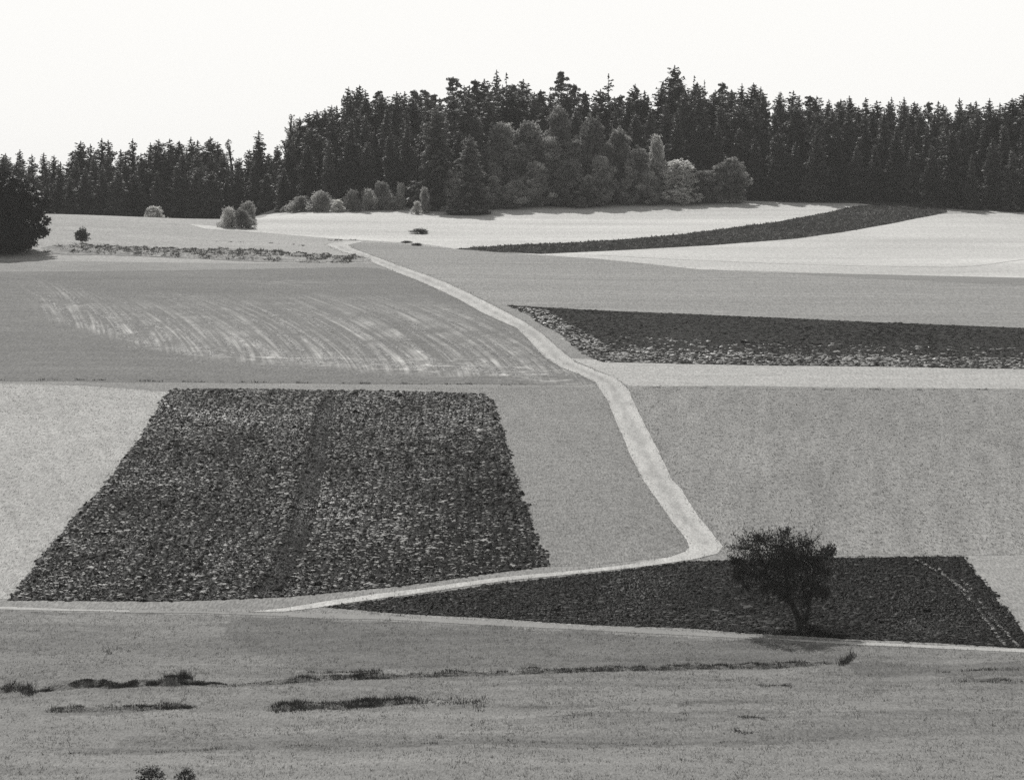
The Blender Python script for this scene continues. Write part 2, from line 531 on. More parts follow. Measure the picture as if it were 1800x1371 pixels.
def streaks(nt, val):
    """pale straw residue lying in harrow streaks, held to the zone the vertex attribute marks"""
    at = nt.nodes.new('ShaderNodeAttribute'); at.attribute_name = 'straw'
    uvx = nt.nodes.new('ShaderNodeAttribute'); uvx.attribute_name = 'across'
    tt_ = nt.nodes.new('ShaderNodeAttribute'); tt_.attribute_name = 'line_t'
    cb = nt.nodes.new('ShaderNodeCombineXYZ')
    nt.links.new(uvx.outputs['Fac'], cb.inputs[0])
    nt.links.new(tt_.outputs['Fac'], cb.inputs[1])
    f = noise_factor(nt, (1.15, 1.1, 1), -0.85, 1.35, 3.5, src=cb.outputs[0], rough=0.65)
    f = math2(nt, 'MAXIMUM', f, 0.0)
    f2 = math2(nt, 'MAXIMUM', noise_factor(nt, (0.22, 0.07, 1), -0.15, 1.35, 4.0), 0.08)
    s = mul(nt, mul(nt, mul(nt, f, f2), at.outputs['Fac']), 2.9)
    sm = nt.nodes.new('ShaderNodeAttribute'); sm.attribute_name = 'smear'
    f3 = math2(nt, 'MAXIMUM', noise_factor(nt, (0.30, 0.35, 1), -1.1, 1.3, 4.0, dist=0.8), 0.0)
    s = math2(nt, 'ADD', s, mul(nt, f3, sm.outputs['Fac']))
    s = math2(nt, 'MAXIMUM', s, 0.0)
    return math2(nt, 'ADD', val, s)

m_streak = ground_mat('harrowed_field', 0.116, 480, 0.9, 0.41, [(0.02, 0.22, 0.13, 3), (0.3, 0.3, 0.09, 3), (0.05, 0.03, 0.08, 2)], bump=0.03, extra=streaks)

# pale stubble left of the ploughed field
stub_poly = world_poly([(-260, 672), (0, 674), (150, 678), (298, 689), (262, 751), (221, 804), (198, 838), (171, 871), (131, 908), (97, 952), (67, 989), (17, 1052), (-260, 1046)], 2.0, 0.15)
sheet('stubble_field', stub_poly, m_stub, 0.010, 2.5)
mid_poly = world_poly([(700, 681), (900, 681), (1052, 680)] + PL[14:] + [(1207, 966), (1175, 978), (1060, 992), (965, 996), (905, 840), (868, 704), (840, 690)], 2.0, 0.1)
sheet('grass_field', mid_poly, m_mid, 0.010, 2.5)
right_poly = world_poly([(1080, 678), (1400, 682), (1800, 686), (2150, 690), (2150, 968), (1900, 972), (1700, 976), (1470, 974), (1268, 972)] + PR[:14:-1], 2.0, 0.12)
sheet('crop_field', right_poly, m_right, 0.010, 2.5)
corner_poly = world_poly([(1690, 978), (1900, 974), (2150, 974), (2150, 1132), (1830, 1130), (1800, 1120)], 1.5, 0.1)
m_corner = ground_mat('pale_grass_corner', 0.235, 270, 1.8, 0.4, [(0.6, 0.4, 0.10, 3), (0.05, 0.05, 0.10, 2)], bump=0.03)
sheet('pale_field_corner', corner_poly, m_corner, 0.014, 2.0)
light_poly = world_poly([(1000, 630), (1040, 632), (1400, 642), (1800, 648), (2100, 652), (2100, 687), (1800, 684), (1400, 680), (1105, 678), (1060, 655)], 2.0, 0.15)
sheet('pale_grass_strip', light_poly, m_light, 0.014, 2.5)
slope_poly = world_poly([(612, 428), (660, 427), (720, 430), (800, 438), (900, 444), (1050, 455), (1230, 474), (1500, 486), (1800, 501), (2150, 515), (2150, 590), (1800, 577), (1500, 566),
                         (1200, 553), (1000, 544), (893, 540), (860, 531)] + PR[:7][::-1], 2.5, 0.15)
sheet('grazed_slope', slope_poly, m_slope, 0.012, 3.0)
streak_poly = world_poly([(-300, 478), (0, 478), (300, 476), (620, 470), (667, 472)] + PL[4:14] + [(1020, 676), (900, 676), (600, 675), (300, 672), (0, 670), (-300, 668)], 2.0, 0.15)
so = sheet('harrowed_field', streak_poly, m_streak, 0.016, 1.2)
# marks where the straw lies: a band of swirls along the lower side and faint long strips up the field
dv = np.empty(len(so.data.vertices) * 3, np.float32); so.data.vertices.foreach_get('co', dv); dv = dv.reshape(-1, 3)
pxs = W / 2 + dv[:, 0] / dv[:, 1] * FPX
dz = (CAMZ - dv[:, 2]) / dv[:, 1] * FPX + EYE_Y
q1, q2 = cast([(440, 530), (560, 640)])
low_c = cast([(100, 560), (200, 585), (300, 612), (450, 628), (600, 640), (800, 648), (950, 655), (1040, 670)])
o_ = np.argsort(low_c[:, 0])
d_low = dv[:, 1] - np.interp(dv[:, 0], low_c[o_, 0], low_c[o_, 1])
zone = sstep(pxX(60, 480), pxX(190, 480), dv[:, 0])
band = np.exp(-(d_low / 6.0) ** 2) * 1.15 + np.where(d_low > 0, np.exp(-(d_low / 48.0) ** 2), 0) * 0.55
straw = zone * band
straw += 0.6 * np.exp(-((dv[:, 0] - pxX(200, 530)) / 16) ** 2 - ((dv[:, 1] - 530) / 9) ** 2)
straw += 0.5 * np.exp(-((dv[:, 0] - pxX(330, 545)) / 7) ** 2 - ((dv[:, 1] - 548) / 5) ** 2)
slope_xy = (q2[0] - q1[0]) / (q2[1] - q1[1])
across = dv[:, 0] - slope_xy * (dv[:, 1] - 480) * (1 + 0.15 * np.sin(dv[:, 0] / 30))
for nm, ar in (('straw', straw), ('across', across)):
    a_ = so.data.attributes.new(nm, 'FLOAT', 'POINT'); a_.data.foreach_set('value', ar.astype(np.float32))

# straw left in thin curved windrows where the harrow turned
m_windrow = leaf_mat('windrow_straw', 0.22, 0.15, 0.25, 0.5)
low_px = np.array([(60, 556), (140, 572), (200, 588), (260, 606), (340, 622), (450, 630), (560, 638), (700, 647), (850, 655), (960, 664), (1040, 674)], float)
SP = []
xb = 90.0
while xb < 1010:
    yb = np.interp(xb, low_px[:, 0], low_px[:, 1]) + rng.uniform(-8, 6)
    u = (xb - 90) / 920
    reach = rng.uniform(0.55, 1.0)
    yt = max(yb - (70 + 75 * u) * reach, 500)
    dx = (48 + 215 * u) * reach * rng.uniform(0.9, 1.1)
    tt = np.linspace(0, 1, 40)
    lx = xb - dx * (0.35 * tt + 0.65 * tt ** 1.5) + 4 * np.sin(tt * 9 + xb)
    ly = yb - (yb - yt) * (1.25 * tt - 0.25 * tt ** 2)
    c = cast(np.column_stack([lx, ly]))
    n = int(300 + 500 * u)
    t = rng.random(n) ** 1.5 * 39 * 0.999
    k = t.astype(int); f = (t - k)[:, None]
    p = c[k] * (1 - f) + c[np.minimum(k + 1, 39)] * f
    keep = np.sin(t * 0.55 + xb) + np.sin(t * 0.21 + 2 * xb) + rng.normal(0, 0.7, n) > -0.3
    p = p[keep] + rng.normal(0, 0.18, (keep.sum(), 2)) * np.array([1, 2.0])
    SP.append(p)
    xb += rng.uniform(14, 30)
for (xa, xz, off, n, sd) in ((480, 960, -4, 2600, 1.6), (200, 420, -3, 900, 1.6), (60, 260, -28, 700, 2.0), (200, 700, 14, 500, 1.2), (265, 380, -95, 260, 1.2), (430, 640, -128, 300, 1.6), (800, 900, -42, 300, 2.0)):
    xs = rng.uniform(xa, xz, n)
    xs = xs[np.sin(xs * 0.11) + np.sin(xs * 0.037 + 1) + rng.normal(0, 0.6, n) > 0.1]
    c = np.column_stack([xs, np.interp(xs, low_px[:, 0], low_px[:, 1]) + off])
    a_, b_ = c[:, 0].min(), c[:, 0].max()
    line = cast([(x_, np.interp(x_, low_px[:, 0], low_px[:, 1]) + off) for x_ in np.linspace(a_, b_, 30)])
    p = np.column_stack([np.interp(xs, np.linspace(a_, b_, 30), line[:, 0]), np.interp(xs, np.linspace(a_, b_, 30), line[:, 1])])
    SP.append(p + rng.normal(0, sd, p.shape))
SP = np.vstack(SP)
def straws(P, L, w, off):
    """flat wisps of straw lying on the ground"""
    n = len(P)
    a = rng.normal(0, 0.9, n)
    d = np.column_stack([np.cos(a), np.sin(a)]); q = np.column_stack([-np.sin(a), np.cos(a)])
    l_ = (L * np.exp(rng.normal(0, 0.4, n)))[:, None] / 2; w_ = (w * np.exp(rng.normal(0, 0.4, n)))[:, None] / 2
    C = [P - d * l_ - q * w_ * 0.4, P + d * l_ * 0.8 - q * w_, P + d * l_ + q * w_ * 0.5, P - d * l_ * 0.7 + q * w_]
    V = []
    for c in C:
        z = terr(c[:, 0], c[:, 1]) + off + rng.uniform(0.01, 0.04, n)
        V.append(np.column_stack([c, z]))
    V = np.stack(V, 1).reshape(-1, 3)
    return V, np.arange(4 * n).reshape(-1, 4)
V1, F1 = straws(SP, 0.40, 0.12, 0.014)
link('straw_windrows', mesh_np('straw_windrows', V1, F1), m_windrow, parent=so, kind='stuff')
# each point of the field belongs to one harrow line: which line (line_id) and how far up it (line_t)
xg = np.linspace(-60, 1150, 260)
ybg = np.interp(xg, low_px[:, 0], low_px[:, 1]); ug = np.clip((xg - 90) / 920, 0, 1)
Hg, dxg = 70 + 75 * ug, 48 + 215 * ug
vpx = W / 2 + dv[:, 0] / dv[:, 1] * FPX
rel = (dv[:, 2] - CAMZ) / dv[:, 1]
vpy = H / 2 - FPX * np.tan(np.arctan(rel) + TILT)
lid = np.zeros(len(dv)); ltt = np.zeros(len(dv))
for c0 in range(0, len(dv), 4000):
    pxv = vpx[c0:c0 + 4000, None]; pyv = vpy[c0:c0 + 4000, None]
    q = (ybg[None] - pyv) / Hg[None]
    t = np.where(q > 0, (1.25 - np.sqrt(np.maximum(1.5625 - q, 0.01))) / 0.5, q / 1.25)
    tp = np.clip(t, 0, 3)
    lx = xg[None] - dxg[None] * (0.35 * t + 0.65 * tp ** 1.5)
    k = np.argmin(np.abs(lx - pxv), 1)
    k = np.clip(k, 1, len(xg) - 2)
    r_ = np.arange(len(k))
    f = np.clip((pxv[:, 0] - lx[r_, k - 1]) / (lx[r_, k + 1] - lx[r_, k - 1] + 1e-6), -1, 2)
    lid[c0:c0 + 4000] = xg[k - 1] + f * (xg[k + 1] - xg[k - 1])
    ltt[c0:c0 + 4000] = t[r_, k]
amt = (np.exp(-np.maximum(ltt, 0) * 1.6) * 0.9 + 0.22) * sstep(-0.10, 0.02, ltt) * (1 - sstep(0.85, 1.25, ltt)) * sstep(40, 150, lid) * (1 - sstep(1010, 1060, lid))
smear = 2.2 * np.exp(-((ltt - 0.03) / 0.09) ** 2) * sstep(120, 560, lid) * (1 - sstep(970, 1050, lid)) + 0.9 * np.exp(-((vpx - 860) / 50) ** 2 - ((vpy - 612) / 14) ** 2)
smear += 0.9 * np.exp(-((vpx - 130) / 70) ** 2 - ((vpy - 540) / 7) ** 2) + 0.8 * np.exp(-((vpx - 310) / 40) ** 2 - ((vpy - 520) / 6) ** 2) + 0.6 * np.exp(-((vpx - 520) / 90) ** 2 - ((vpy - 497) / 6) ** 2)
for nm, ar in (('straw', amt), ('across', lid * 0.07 + 0.5 * np.sin(lid * 0.021) + 0.25 * np.sin(ltt * 5 + lid * 0.05))):
    so.data.attributes[nm].data.foreach_set('value', ar.astype(np.float32))
a_ = so.data.attributes.new('smear', 'FLOAT', 'POINT'); a_.data.foreach_set('value', smear.astype(np.float32))
a_ = so.data.attributes.new('line_t', 'FLOAT', 'POINT'); a_.data.foreach_set('value', ltt.astype(np.float32))

m_bright_l = ground_mat('bleached_meadow', 0.46, 700, 0.5, 0.17, [(0.012, 0.11, 0.12, 2), (0.02, 0.02, 0.10, 2)], bump=0.01)
bright_poly = world_poly([(330, 394), (400, 400), (470, 378), (520, 371), (700, 365), (850, 362), (1100, 356), (1300, 352), (1500, 356), (1540, 362), (1490, 368), (1350, 394), (1200, 413), (1000, 428), (900, 432), (800, 438),
                          (740, 428), (660, 424), (600, 421), (480, 411), (360, 402)], 2.5, 0.2)
sheet('bleached_meadow', bright_poly, m_bright_l, 0.012, 3.0)
east_poly = world_poly([(880, 444), (950, 447), (1100, 440), (1250, 432), (1400, 420), (1560, 395), (1650, 377), (1800, 374), (2150, 372), (2150, 500), (1800, 490), (1550, 484), (1230, 474), (1050, 455)], 2.5, 0.2)
sheet('bleached_stubble_field', east_poly, m_bright, 0.018, 3.0)
grey_poly = world_poly([(1370, 480), (1550, 483), (1800, 489), (2150, 500), (2150, 517), (1800, 502), (1650, 495), (1500, 488)], 2.0, 0.15)
sheet('grey_grass_strip', grey_poly, m_grey, 0.024, 2.5)
dark_poly = world_poly([(800, 438), (900, 431), (1000, 427), (1100, 421), (1200, 412), (1350, 393), (1440, 377), (1500, 364), (1560, 358), (1660, 360), (1665, 374), (1560, 395), (1480, 409), (1400, 420), (1250, 432), (1100, 440), (950, 447), (880, 444)], 2.5, 0.12)
sheet('dark_crop_strip', dark_poly, m_dark, 0.026, 3.0)
floor_poly = world_poly([(455, 376), (520, 370), (700, 364), (800, 370), (900, 360), (1100, 353), (1300, 350), (1500, 354), (1650, 362), (1800, 368), (2150, 372)], 3.0, 0.4)[:0]
m_bank = ground_mat('rough_bank_grass', 0.20, 900, 0.6, 0.45, [(0.25, 0.35, 0.40, 4), (0.05, 0.5, 0.30, 3)], bump=0.10)
bank_poly = world_poly([(70, 436), (110, 431), (200, 435), (330, 440), (400, 438), (492, 442), (500, 449), (570, 452), (640, 452), (655, 460), (560, 463), (450, 460), (330, 455), (200, 449), (100, 447)], 1.2, 0.55)
sheet('rough_bank', bank_poly, m_bank, 0.05, 0.6)
Pd = scatter(dark_poly, 1.6)
V1, F1 = blades(Pd, 0.30, 0.30, 0.02, 3, 0.5, 0.25)
link('crop_tufts', mesh_np('crop_tufts', V1, F1), leaf_mat('dark_crop_leaves', 0.07, 0.2, 0.5, 0.4), kind='stuff', label='low dark leafy crop on the curved strip below the forest', category='crop')
# farm boundary lines across the bleached stubble
def strip(name, pl, halfw, mat, off, **props):
    c = catmull(cast(pl), 8)
    d = np.gradient(c, axis=0); d /= np.linalg.norm(d, axis=1)[:, None]
    nrm = np.column_stack([-d[:, 1], d[:, 0]])
    hw = halfw * (1 + 0.25 * np.sin(np.arange(len(c)) * 1.7) + rng.normal(0, 0.12, len(c)))
    rows = np.stack([c + nrm * hw[:, None], c + nrm * hw[:, None] * 0.3, c - nrm * hw[:, None] * 0.3, c - nrm * hw[:, None]], 1)
    P = rows.reshape(-1, 2)
    Z = terr(P[:, 0], P[:, 1]) + off
    n = len(c)
    F = []
    for i in range(n - 1):
        for j in range(3):
            a = i * 4 + j
            F.append((a, a + 4, a + 5, a + 1))
    me = mesh_np(name, np.column_stack([P, Z]), np.array(F))
    return link(name, me, mat, kind='structure', smooth=True, **props)

m_line = ground_mat('grass_baulk', 0.26, 640, 0.6, 0.3, [])
strip('grass_baulk', [(1050, 449), (1200, 457), (1400, 465), (1600, 469), (1680, 470), (1740, 465), (1810, 456), (1900, 450)], 0.28, m_line, 0.032)

# ploughed fields with real clods
plough_px = [(298, 686), (400, 684), (600, 687), (780, 690), (850, 694), (866, 705), (885, 770), (905, 840), (940, 940), (964, 995), (900, 1003), (700, 1030), (500, 1050),
             (300, 1057), (17, 1056), (67, 989), (97, 952), (131, 908), (171, 871), (198, 838), (221, 804), (262, 751)]
plough_poly = world_poly(plough_px, 0.8, 0.12)
plough = sheet('ploughed_field', plough_poly, m_soil, 0.020, 2.0)
m_clod = soil_mat('clod_earth', 0.013, 0.012, 0.5)
P = scatter(plough_poly, 19.0, rows=0.55)
rut = catmull(cast([(585, 700), (572, 725), (560, 790), (548, 840), (535, 890), (525, 940), (505, 985), (475, 1030), (455, 1050)]), 8)
def dist_line(P, c):
    d = np.full(len(P), 1e9)
    for i in range(len(c) - 1):
        a, b = c[i], c[i + 1]; ab = b - a
        t = np.clip(((P - a) @ ab) / (ab @ ab), 0, 1)
        d = np.minimum(d, np.linalg.norm(P - a - t[:, None] * ab, axis=1))
    return d
dr = dist_line(P, rut)
P = P[(dr > 0.9) | ((dr < 0.3) & (rng.random(len(P)) < 0.4)) | (rng.random(len(P)) < 0.06)]
# sun glints off slick slices, put in as pale clod colour: more of them on the upper third and in loose patches
pz = 0.23 + 0.20 * sstep(330, 400, P[:, 1]) + 0.10 * np.sin(P[:, 0] / 5.0 + np.sin(P[:, 1] / 17.0) * 2) * np.sin(P[:, 1] / 23.0 + 1) + 0.12 * np.sin((P[:, 0] + 0.02 * P[:, 1]) * 2 * math.pi / 1.1)
glint = rng.random(len(P)) < np.where(dist_line(P, rut) < 1.3, 0.04, np.clip(pz, 0.04, 0.5))
V5, F5 = clods(P[glint], 0.20, 0.03, 0.09, 0.38, 0.12, 0.6)
link('glint_clods', mesh_np('glint_clods', V5, F5), soil_mat('glint_clod', 0.18, 0.04, 0.5, 1.5, 0.5), parent=plough, kind='stuff')
P = P[~glint]
V1, F1 = clods(P, 0.27, 0.10, 0.02, 0.35)
rc = np.repeat(densify(np.vstack([rut, rut[::-1]]), 0.06), 2, 0); rc = rc + rng.normal(0, 0.42, rc.shape) * np.array([1, 0.3])
V4, F4 = clods(rc, 0.17, 0.05, 0.02, 0.25)
link('rut_crumbs', mesh_np('rut_crumbs', V4, F4), soil_mat('rut_crumb_earth', 0.012, 0.02, 0.5), parent=plough, kind='stuff')
Pe = densify(plough_poly, 0.45)
Pe = Pe + rng.normal(0, 0.15, Pe.shape)
V2, F2 = clods(Pe, 0.34, 0.12, 0.02, 0.25)
pale = cast([(592, 690), (583, 745), (574, 800), (566, 850)])
pale2 = cast([(555, 935), (540, 965), (522, 1010)])
pp = np.vstack([np.repeat(catmull(c_, 60), 2, 0) for c_ in (pale, pale2)])
pp = pp[rng.random(len(pp)) < 0.55] + rng.normal(0, 0.10, (1, 2))
V3, F3 = clods(pp + rng.normal(0, 0.08, pp.shape), 0.20, 0.06, 0.03, 0.2)
link('pale_rut_clods', mesh_np('pale_rut_clods', V3, F3), soil_mat('rut_earth', 0.14, 0.05, 0.4), parent=plough, kind='stuff')
link('earth_clods', mesh_np('earth_clods', np.vstack([V1, V2]), np.vstack([F1, F2 + len(V1)])), m_clod, parent=plough, kind='stuff')

low_px = [(575, 1068), (700, 1051), (900, 1024), (1090, 1003), (1215, 987), (1300, 985), (1470, 981), (1560, 980), (1690, 979), (1740, 1035), (1800, 1112), (1850, 1144), (1800, 1139),
          (1650, 1130), (1500, 1123), (1430, 1118), (1300, 1112), (1200, 1103), (1050, 1099), (900, 1088), (700, 1078)]
low_poly = world_poly(low_px, 0.8, 0.08)
low = sheet('ploughed_wedge', low_poly, m_soil_low, 0.024, 1.5)
m_clod_low = soil_mat('clod_earth_low', 0.010, 0.008, 0.5)
P = scatter(low_poly, 26.0, rows=0.25)
glint = rng.random(len(P)) < 0.10 + 0.16 * np.exp(-((P[:, 0] - pxX(1400, 250)) / 7.0) ** 2 - ((P[:, 1] - 249) / 4.0) ** 2) + 0.06 * np.sin(P[:, 0] / 3.0) * np.sin(P[:, 1] / 4.0)  # glints in the wedge likewise painted as paler clods
V5, F5 = clods(P[glint], 0.26, 0.02, 0.055, 0.35, 0.08, 0.4)
link('glint_clods', mesh_np('glint_clods_low', V5, F5), soil_mat('glint_clod_low', 0.03, 0.02, 0.5, 1.5, 0.5), parent=low, kind='stuff')
P = P[~glint]
V1, F1 = clods(P, 0.22, 0.07, 0.024, 0.28, 0.15)
Pe = densify(low_poly, 0.35); Pe = Pe + rng.normal(0, 0.16, Pe.shape)
V2, F2 = clods(Pe, 0.22, 0.06, 0.024, 0.25)
link('earth_clods', mesh_np('earth_clods_low', np.vstack([V1, V2]), np.vstack([F1, F2 + len(V1)])), m_clod_low, parent=low, kind='stuff')

far_px = [(893, 537), (1000, 543), (1200, 552), (1500, 565), (1800, 577), (2120, 590), (2120, 655), (1800, 649), (1400, 643), (1200, 640), (1060, 637), (1035, 627), (990, 592), (940, 562)]
far_poly = world_poly(far_px, 1.2, 0.15)
farf = sheet('ploughed_slope', far_poly, m_soil_far, 0.024, 2.5)
m_clod_far = soil_mat('clod_earth_far', 0.036, 0.0, 0.55)
m_clod_pale = soil_mat('clod_earth_pale', 0.17, 0.06, 0.45)
P = scatter(far_poly, 4.0, rows=None)
V1, F1 = clods(P, 0.36, 0.06, 0.024, 0.25, 0.1)
link('earth_clods', mesh_np('earth_clods_far', V1, F1), m_clod_far, parent=farf, kind='stuff')
head1 = world_poly([(1085, 612), (1400, 622), (1800, 630), (2120, 636), (2120, 655), (1800, 649), (1400, 643), (1060, 637)], 2.0, 0.2)
head2 = world_poly([(895, 538), (960, 545), (1020, 580), (1110, 632), (1060, 637), (1035, 627), (990, 592), (940, 562)], 2.0, 0.2)
head3 = world_poly([(1060, 590), (1400, 602), (1800, 612), (2120, 618), (2120, 640), (1800, 632), (1400, 624), (1090, 614)], 2.0, 0.2)
P = np.vstack([scatter(head1, 2.6), scatter(head2, 2.8), scatter(head3, 0.5)])
V1, F1 = clods(P, 0.46, 0.06, 0.024, 0.30, 0.14, 0.6)
link('headland_clods', mesh_np('headland_clods', V1, F1), m_clod_pale, parent=farf, kind='stuff')

# ------------------------------------------------------------------ gravel tracks
def ruts(nt, val):
    """two worn wheel lines, darker grassy crown between them"""
    at = nt.nodes.new('ShaderNodeAttribute'); at.attribute_name = 'crown'
    f = noise_factor(nt, (0.9, 0.15, 1), 0.05, 0.5, 3.0)
    return mul(nt, val, math2(nt, 'SUBTRACT', 1.08, mul(nt, f, at.outputs['Fac'])))
m_gravel = ground_mat('pale_gravel', 0.355, 330, 1.6, 0.26, [(0.8, 0.12, 0.12, 3), (0.12, 0.05, 0.10, 2)], rough=0.85, bump=0.02, extra=ruts)
mid_track = PL + [(1211, 962), (1205, 969), (1178, 979), (1100, 993), (1025, 1001), (889, 1014), (733, 1035), (656, 1045), (578, 1056), (500, 1069), (438, 1075),
                  (500, 1075), (560, 1068), (617, 1059), (733, 1043), (889, 1021), (1020, 1008), (1100, 1000), (1217, 984), (1262, 973)] + PR[::-1] + [(645, 424), (600, 425)]
track_poly = world_poly(mid_track, 0.9, 0.045)
tk = sheet('gravel_track', track_poly, m_gravel, 0.030, 0.55)
tv = np.empty(len(tk.data.vertices) * 3, np.float32); tk.data.vertices.foreach_get('co', tv); tv = tv.reshape(-1, 3)
wl_, wr_ = cast(PL), cast(PR)
def resample(c, n):
    d = np.concatenate([[0], np.cumsum(np.linalg.norm(np.diff(c, axis=0), axis=1))]); t = np.linspace(0, d[-1], n)
    return np.column_stack([np.interp(t, d, c[:, 0]), np.interp(t, d, c[:, 1])])
mid_line = (resample(wl_, 90) + resample(wr_, 90)) / 2
dc = dist_line(tv[:, :2].astype(float), mid_line)
a_ = tk.data.attributes.new('crown', 'FLOAT', 'POINT'); a_.data.foreach_set('value', np.exp(-(dc / 0.65) ** 2).astype(np.float32))
m_dust = ground_mat('dusty_track', 0.33, 250, 2.5, 0.14, [(0.3, 0.6, 0.12, 3)], rough=0.85)
lt = world_poly([(-260, 1060), (0, 1066), (100, 1069), (230, 1073), (230, 1075), (100, 1073), (0, 1071), (-260, 1066)], 1.0, 0.05)
sheet('worn_footpath', lt, m_dust, 0.022, 1.0)
rt = world_poly([(1330, 1121), (1400, 1124), (1500, 1128), (1650, 1135), (1800, 1141), (2100, 1155), (2100, 1161), (1800, 1147), (1650, 1140), (1500, 1133), (1400, 1127)], 1.0, 0.05)
sheet('field_track', rt, m_dust, 0.022, 1.0)
# faint worn grass between the two
m_worn = ground_mat('worn_grass', 0.21, 250, 2.5, 0.16, [(0.3, 0.6, 0.1, 3)], rough=0.9)
wt = world_poly([(200, 1071), (440, 1077), (560, 1078), (700, 1083), (900, 1093), (1100, 1103), (1260, 1113), (1340, 1119), (1340, 1125), (1260, 1120), (1100, 1111), (900, 1101), (700, 1091), (440, 1080), (200, 1076)], 1.2, 0.12)
sheet('worn_verge', wt, m_worn, 0.018, 1.2)
# pale wheel ruts in the ploughed wedge: straw pressed into two lines
m_straw = leaf_mat('straw', 0.22, 0.2, 0.2)
Pr = []
for pl in ([(1650, 1000), (1700, 1050), (1740, 1100), (1765, 1135)], [(1690, 1020), (1735, 1075), (1770, 1115), (1792, 1137)], [(1610, 985), (1660, 1012), (1700, 1042)]):
    c = catmull(cast(pl), 40)
    keep = np.sin(np.arange(len(c)) * 0.9) + rng.normal(0, 0.7, len(c)) > 0.0 - 0.9 * np.linspace(0, 1, len(c))
    Pr.append(np.repeat(c[keep], 3, 0))
Pr = np.vstack(Pr); Pr = Pr + rng.normal(0, 0.07, Pr.shape)
V1, F1 = clods(Pr, 0.11, 0.04, 0.07)
link('wheel_rut_straw', mesh_np('wheel_rut_straw', V1, F1), m_straw, parent=low, kind='stuff')

# ------------------------------------------------------------------ trees
def tube(pts, rad, sides=7):
    pts = np.array(pts, float); n = len(pts)
    d = np.gradient(pts, axis=0); d /= np.linalg.norm(d, axis=1)[:, None] + 1e-9
    ref = np.where(np.abs(d[:, 2:3]) > 0.9, np.array([[1.0, 0, 0]]), np.array([[0, 0, 1.0]]))
    u = np.cross(d, ref); u /= np.linalg.norm(u, axis=1)[:, None] + 1e-9
    v = np.cross(d, u)
    a = np.arange(sides) * 2 * math.pi / sides
    rad = np.array(rad)[:, None, None]
    ring = pts[:, None] + rad * (np.cos(a)[None, :, None] * u[:, None] + np.sin(a)[None, :, None] * v[:, None])
    V = ring.reshape(-1, 3); F = []
    for i in range(n - 1):
        for j in range(sides):
            k = (j + 1) % sides
            p, q, r_, s = i * sides + j, i * sides + k, (i + 1) * sides + k, (i + 1) * sides + j
            F += [(p, q, r_), (p, r_, s)]
    return V, np.array(F)

def join(parts):
    V, F, n = [], [], 0
    for v, f in parts:
        V.append(v); F.append(f + n); n += len(v)
    return np.vstack(V), np.vstack(F)

def leaf_tris(C, size, g, up=0.0):
    """one small leaf-spray triangle at each point"""
    n = len(C)
    a = g.normal(0, 1, (n, 3)); a /= np.linalg.norm(a, axis=1)[:, None]
    b = g.normal(0, 1, (n, 3)); b -= (a * b).sum(1)[:, None] * a; b /= np.linalg.norm(b, axis=1)[:, None]
    s = size * g.uniform(0.6, 1.5, (n, 1))
    V = np.stack([C - a * s * 0.6, C + b * s * 0.5 + a * s * 0.1, C - b * s * 0.35 + a * s * 0.75], 1).reshape(-1, 3)
    return V, np.arange(3 * n).reshape(-1, 3)

def clump_points(g, c, r, n, shell=0.55):
    d = g.normal(0, 1, (n, 3)); d /= np.linalg.norm(d, axis=1)[:, None]
    t = g.random(n) ** (1 / 3.0) * (1 - shell) + shell * g.normal(0.85, 0.16, n)
    return np.array(c)[None] + d * t[:, None] * np.array(r)[None]

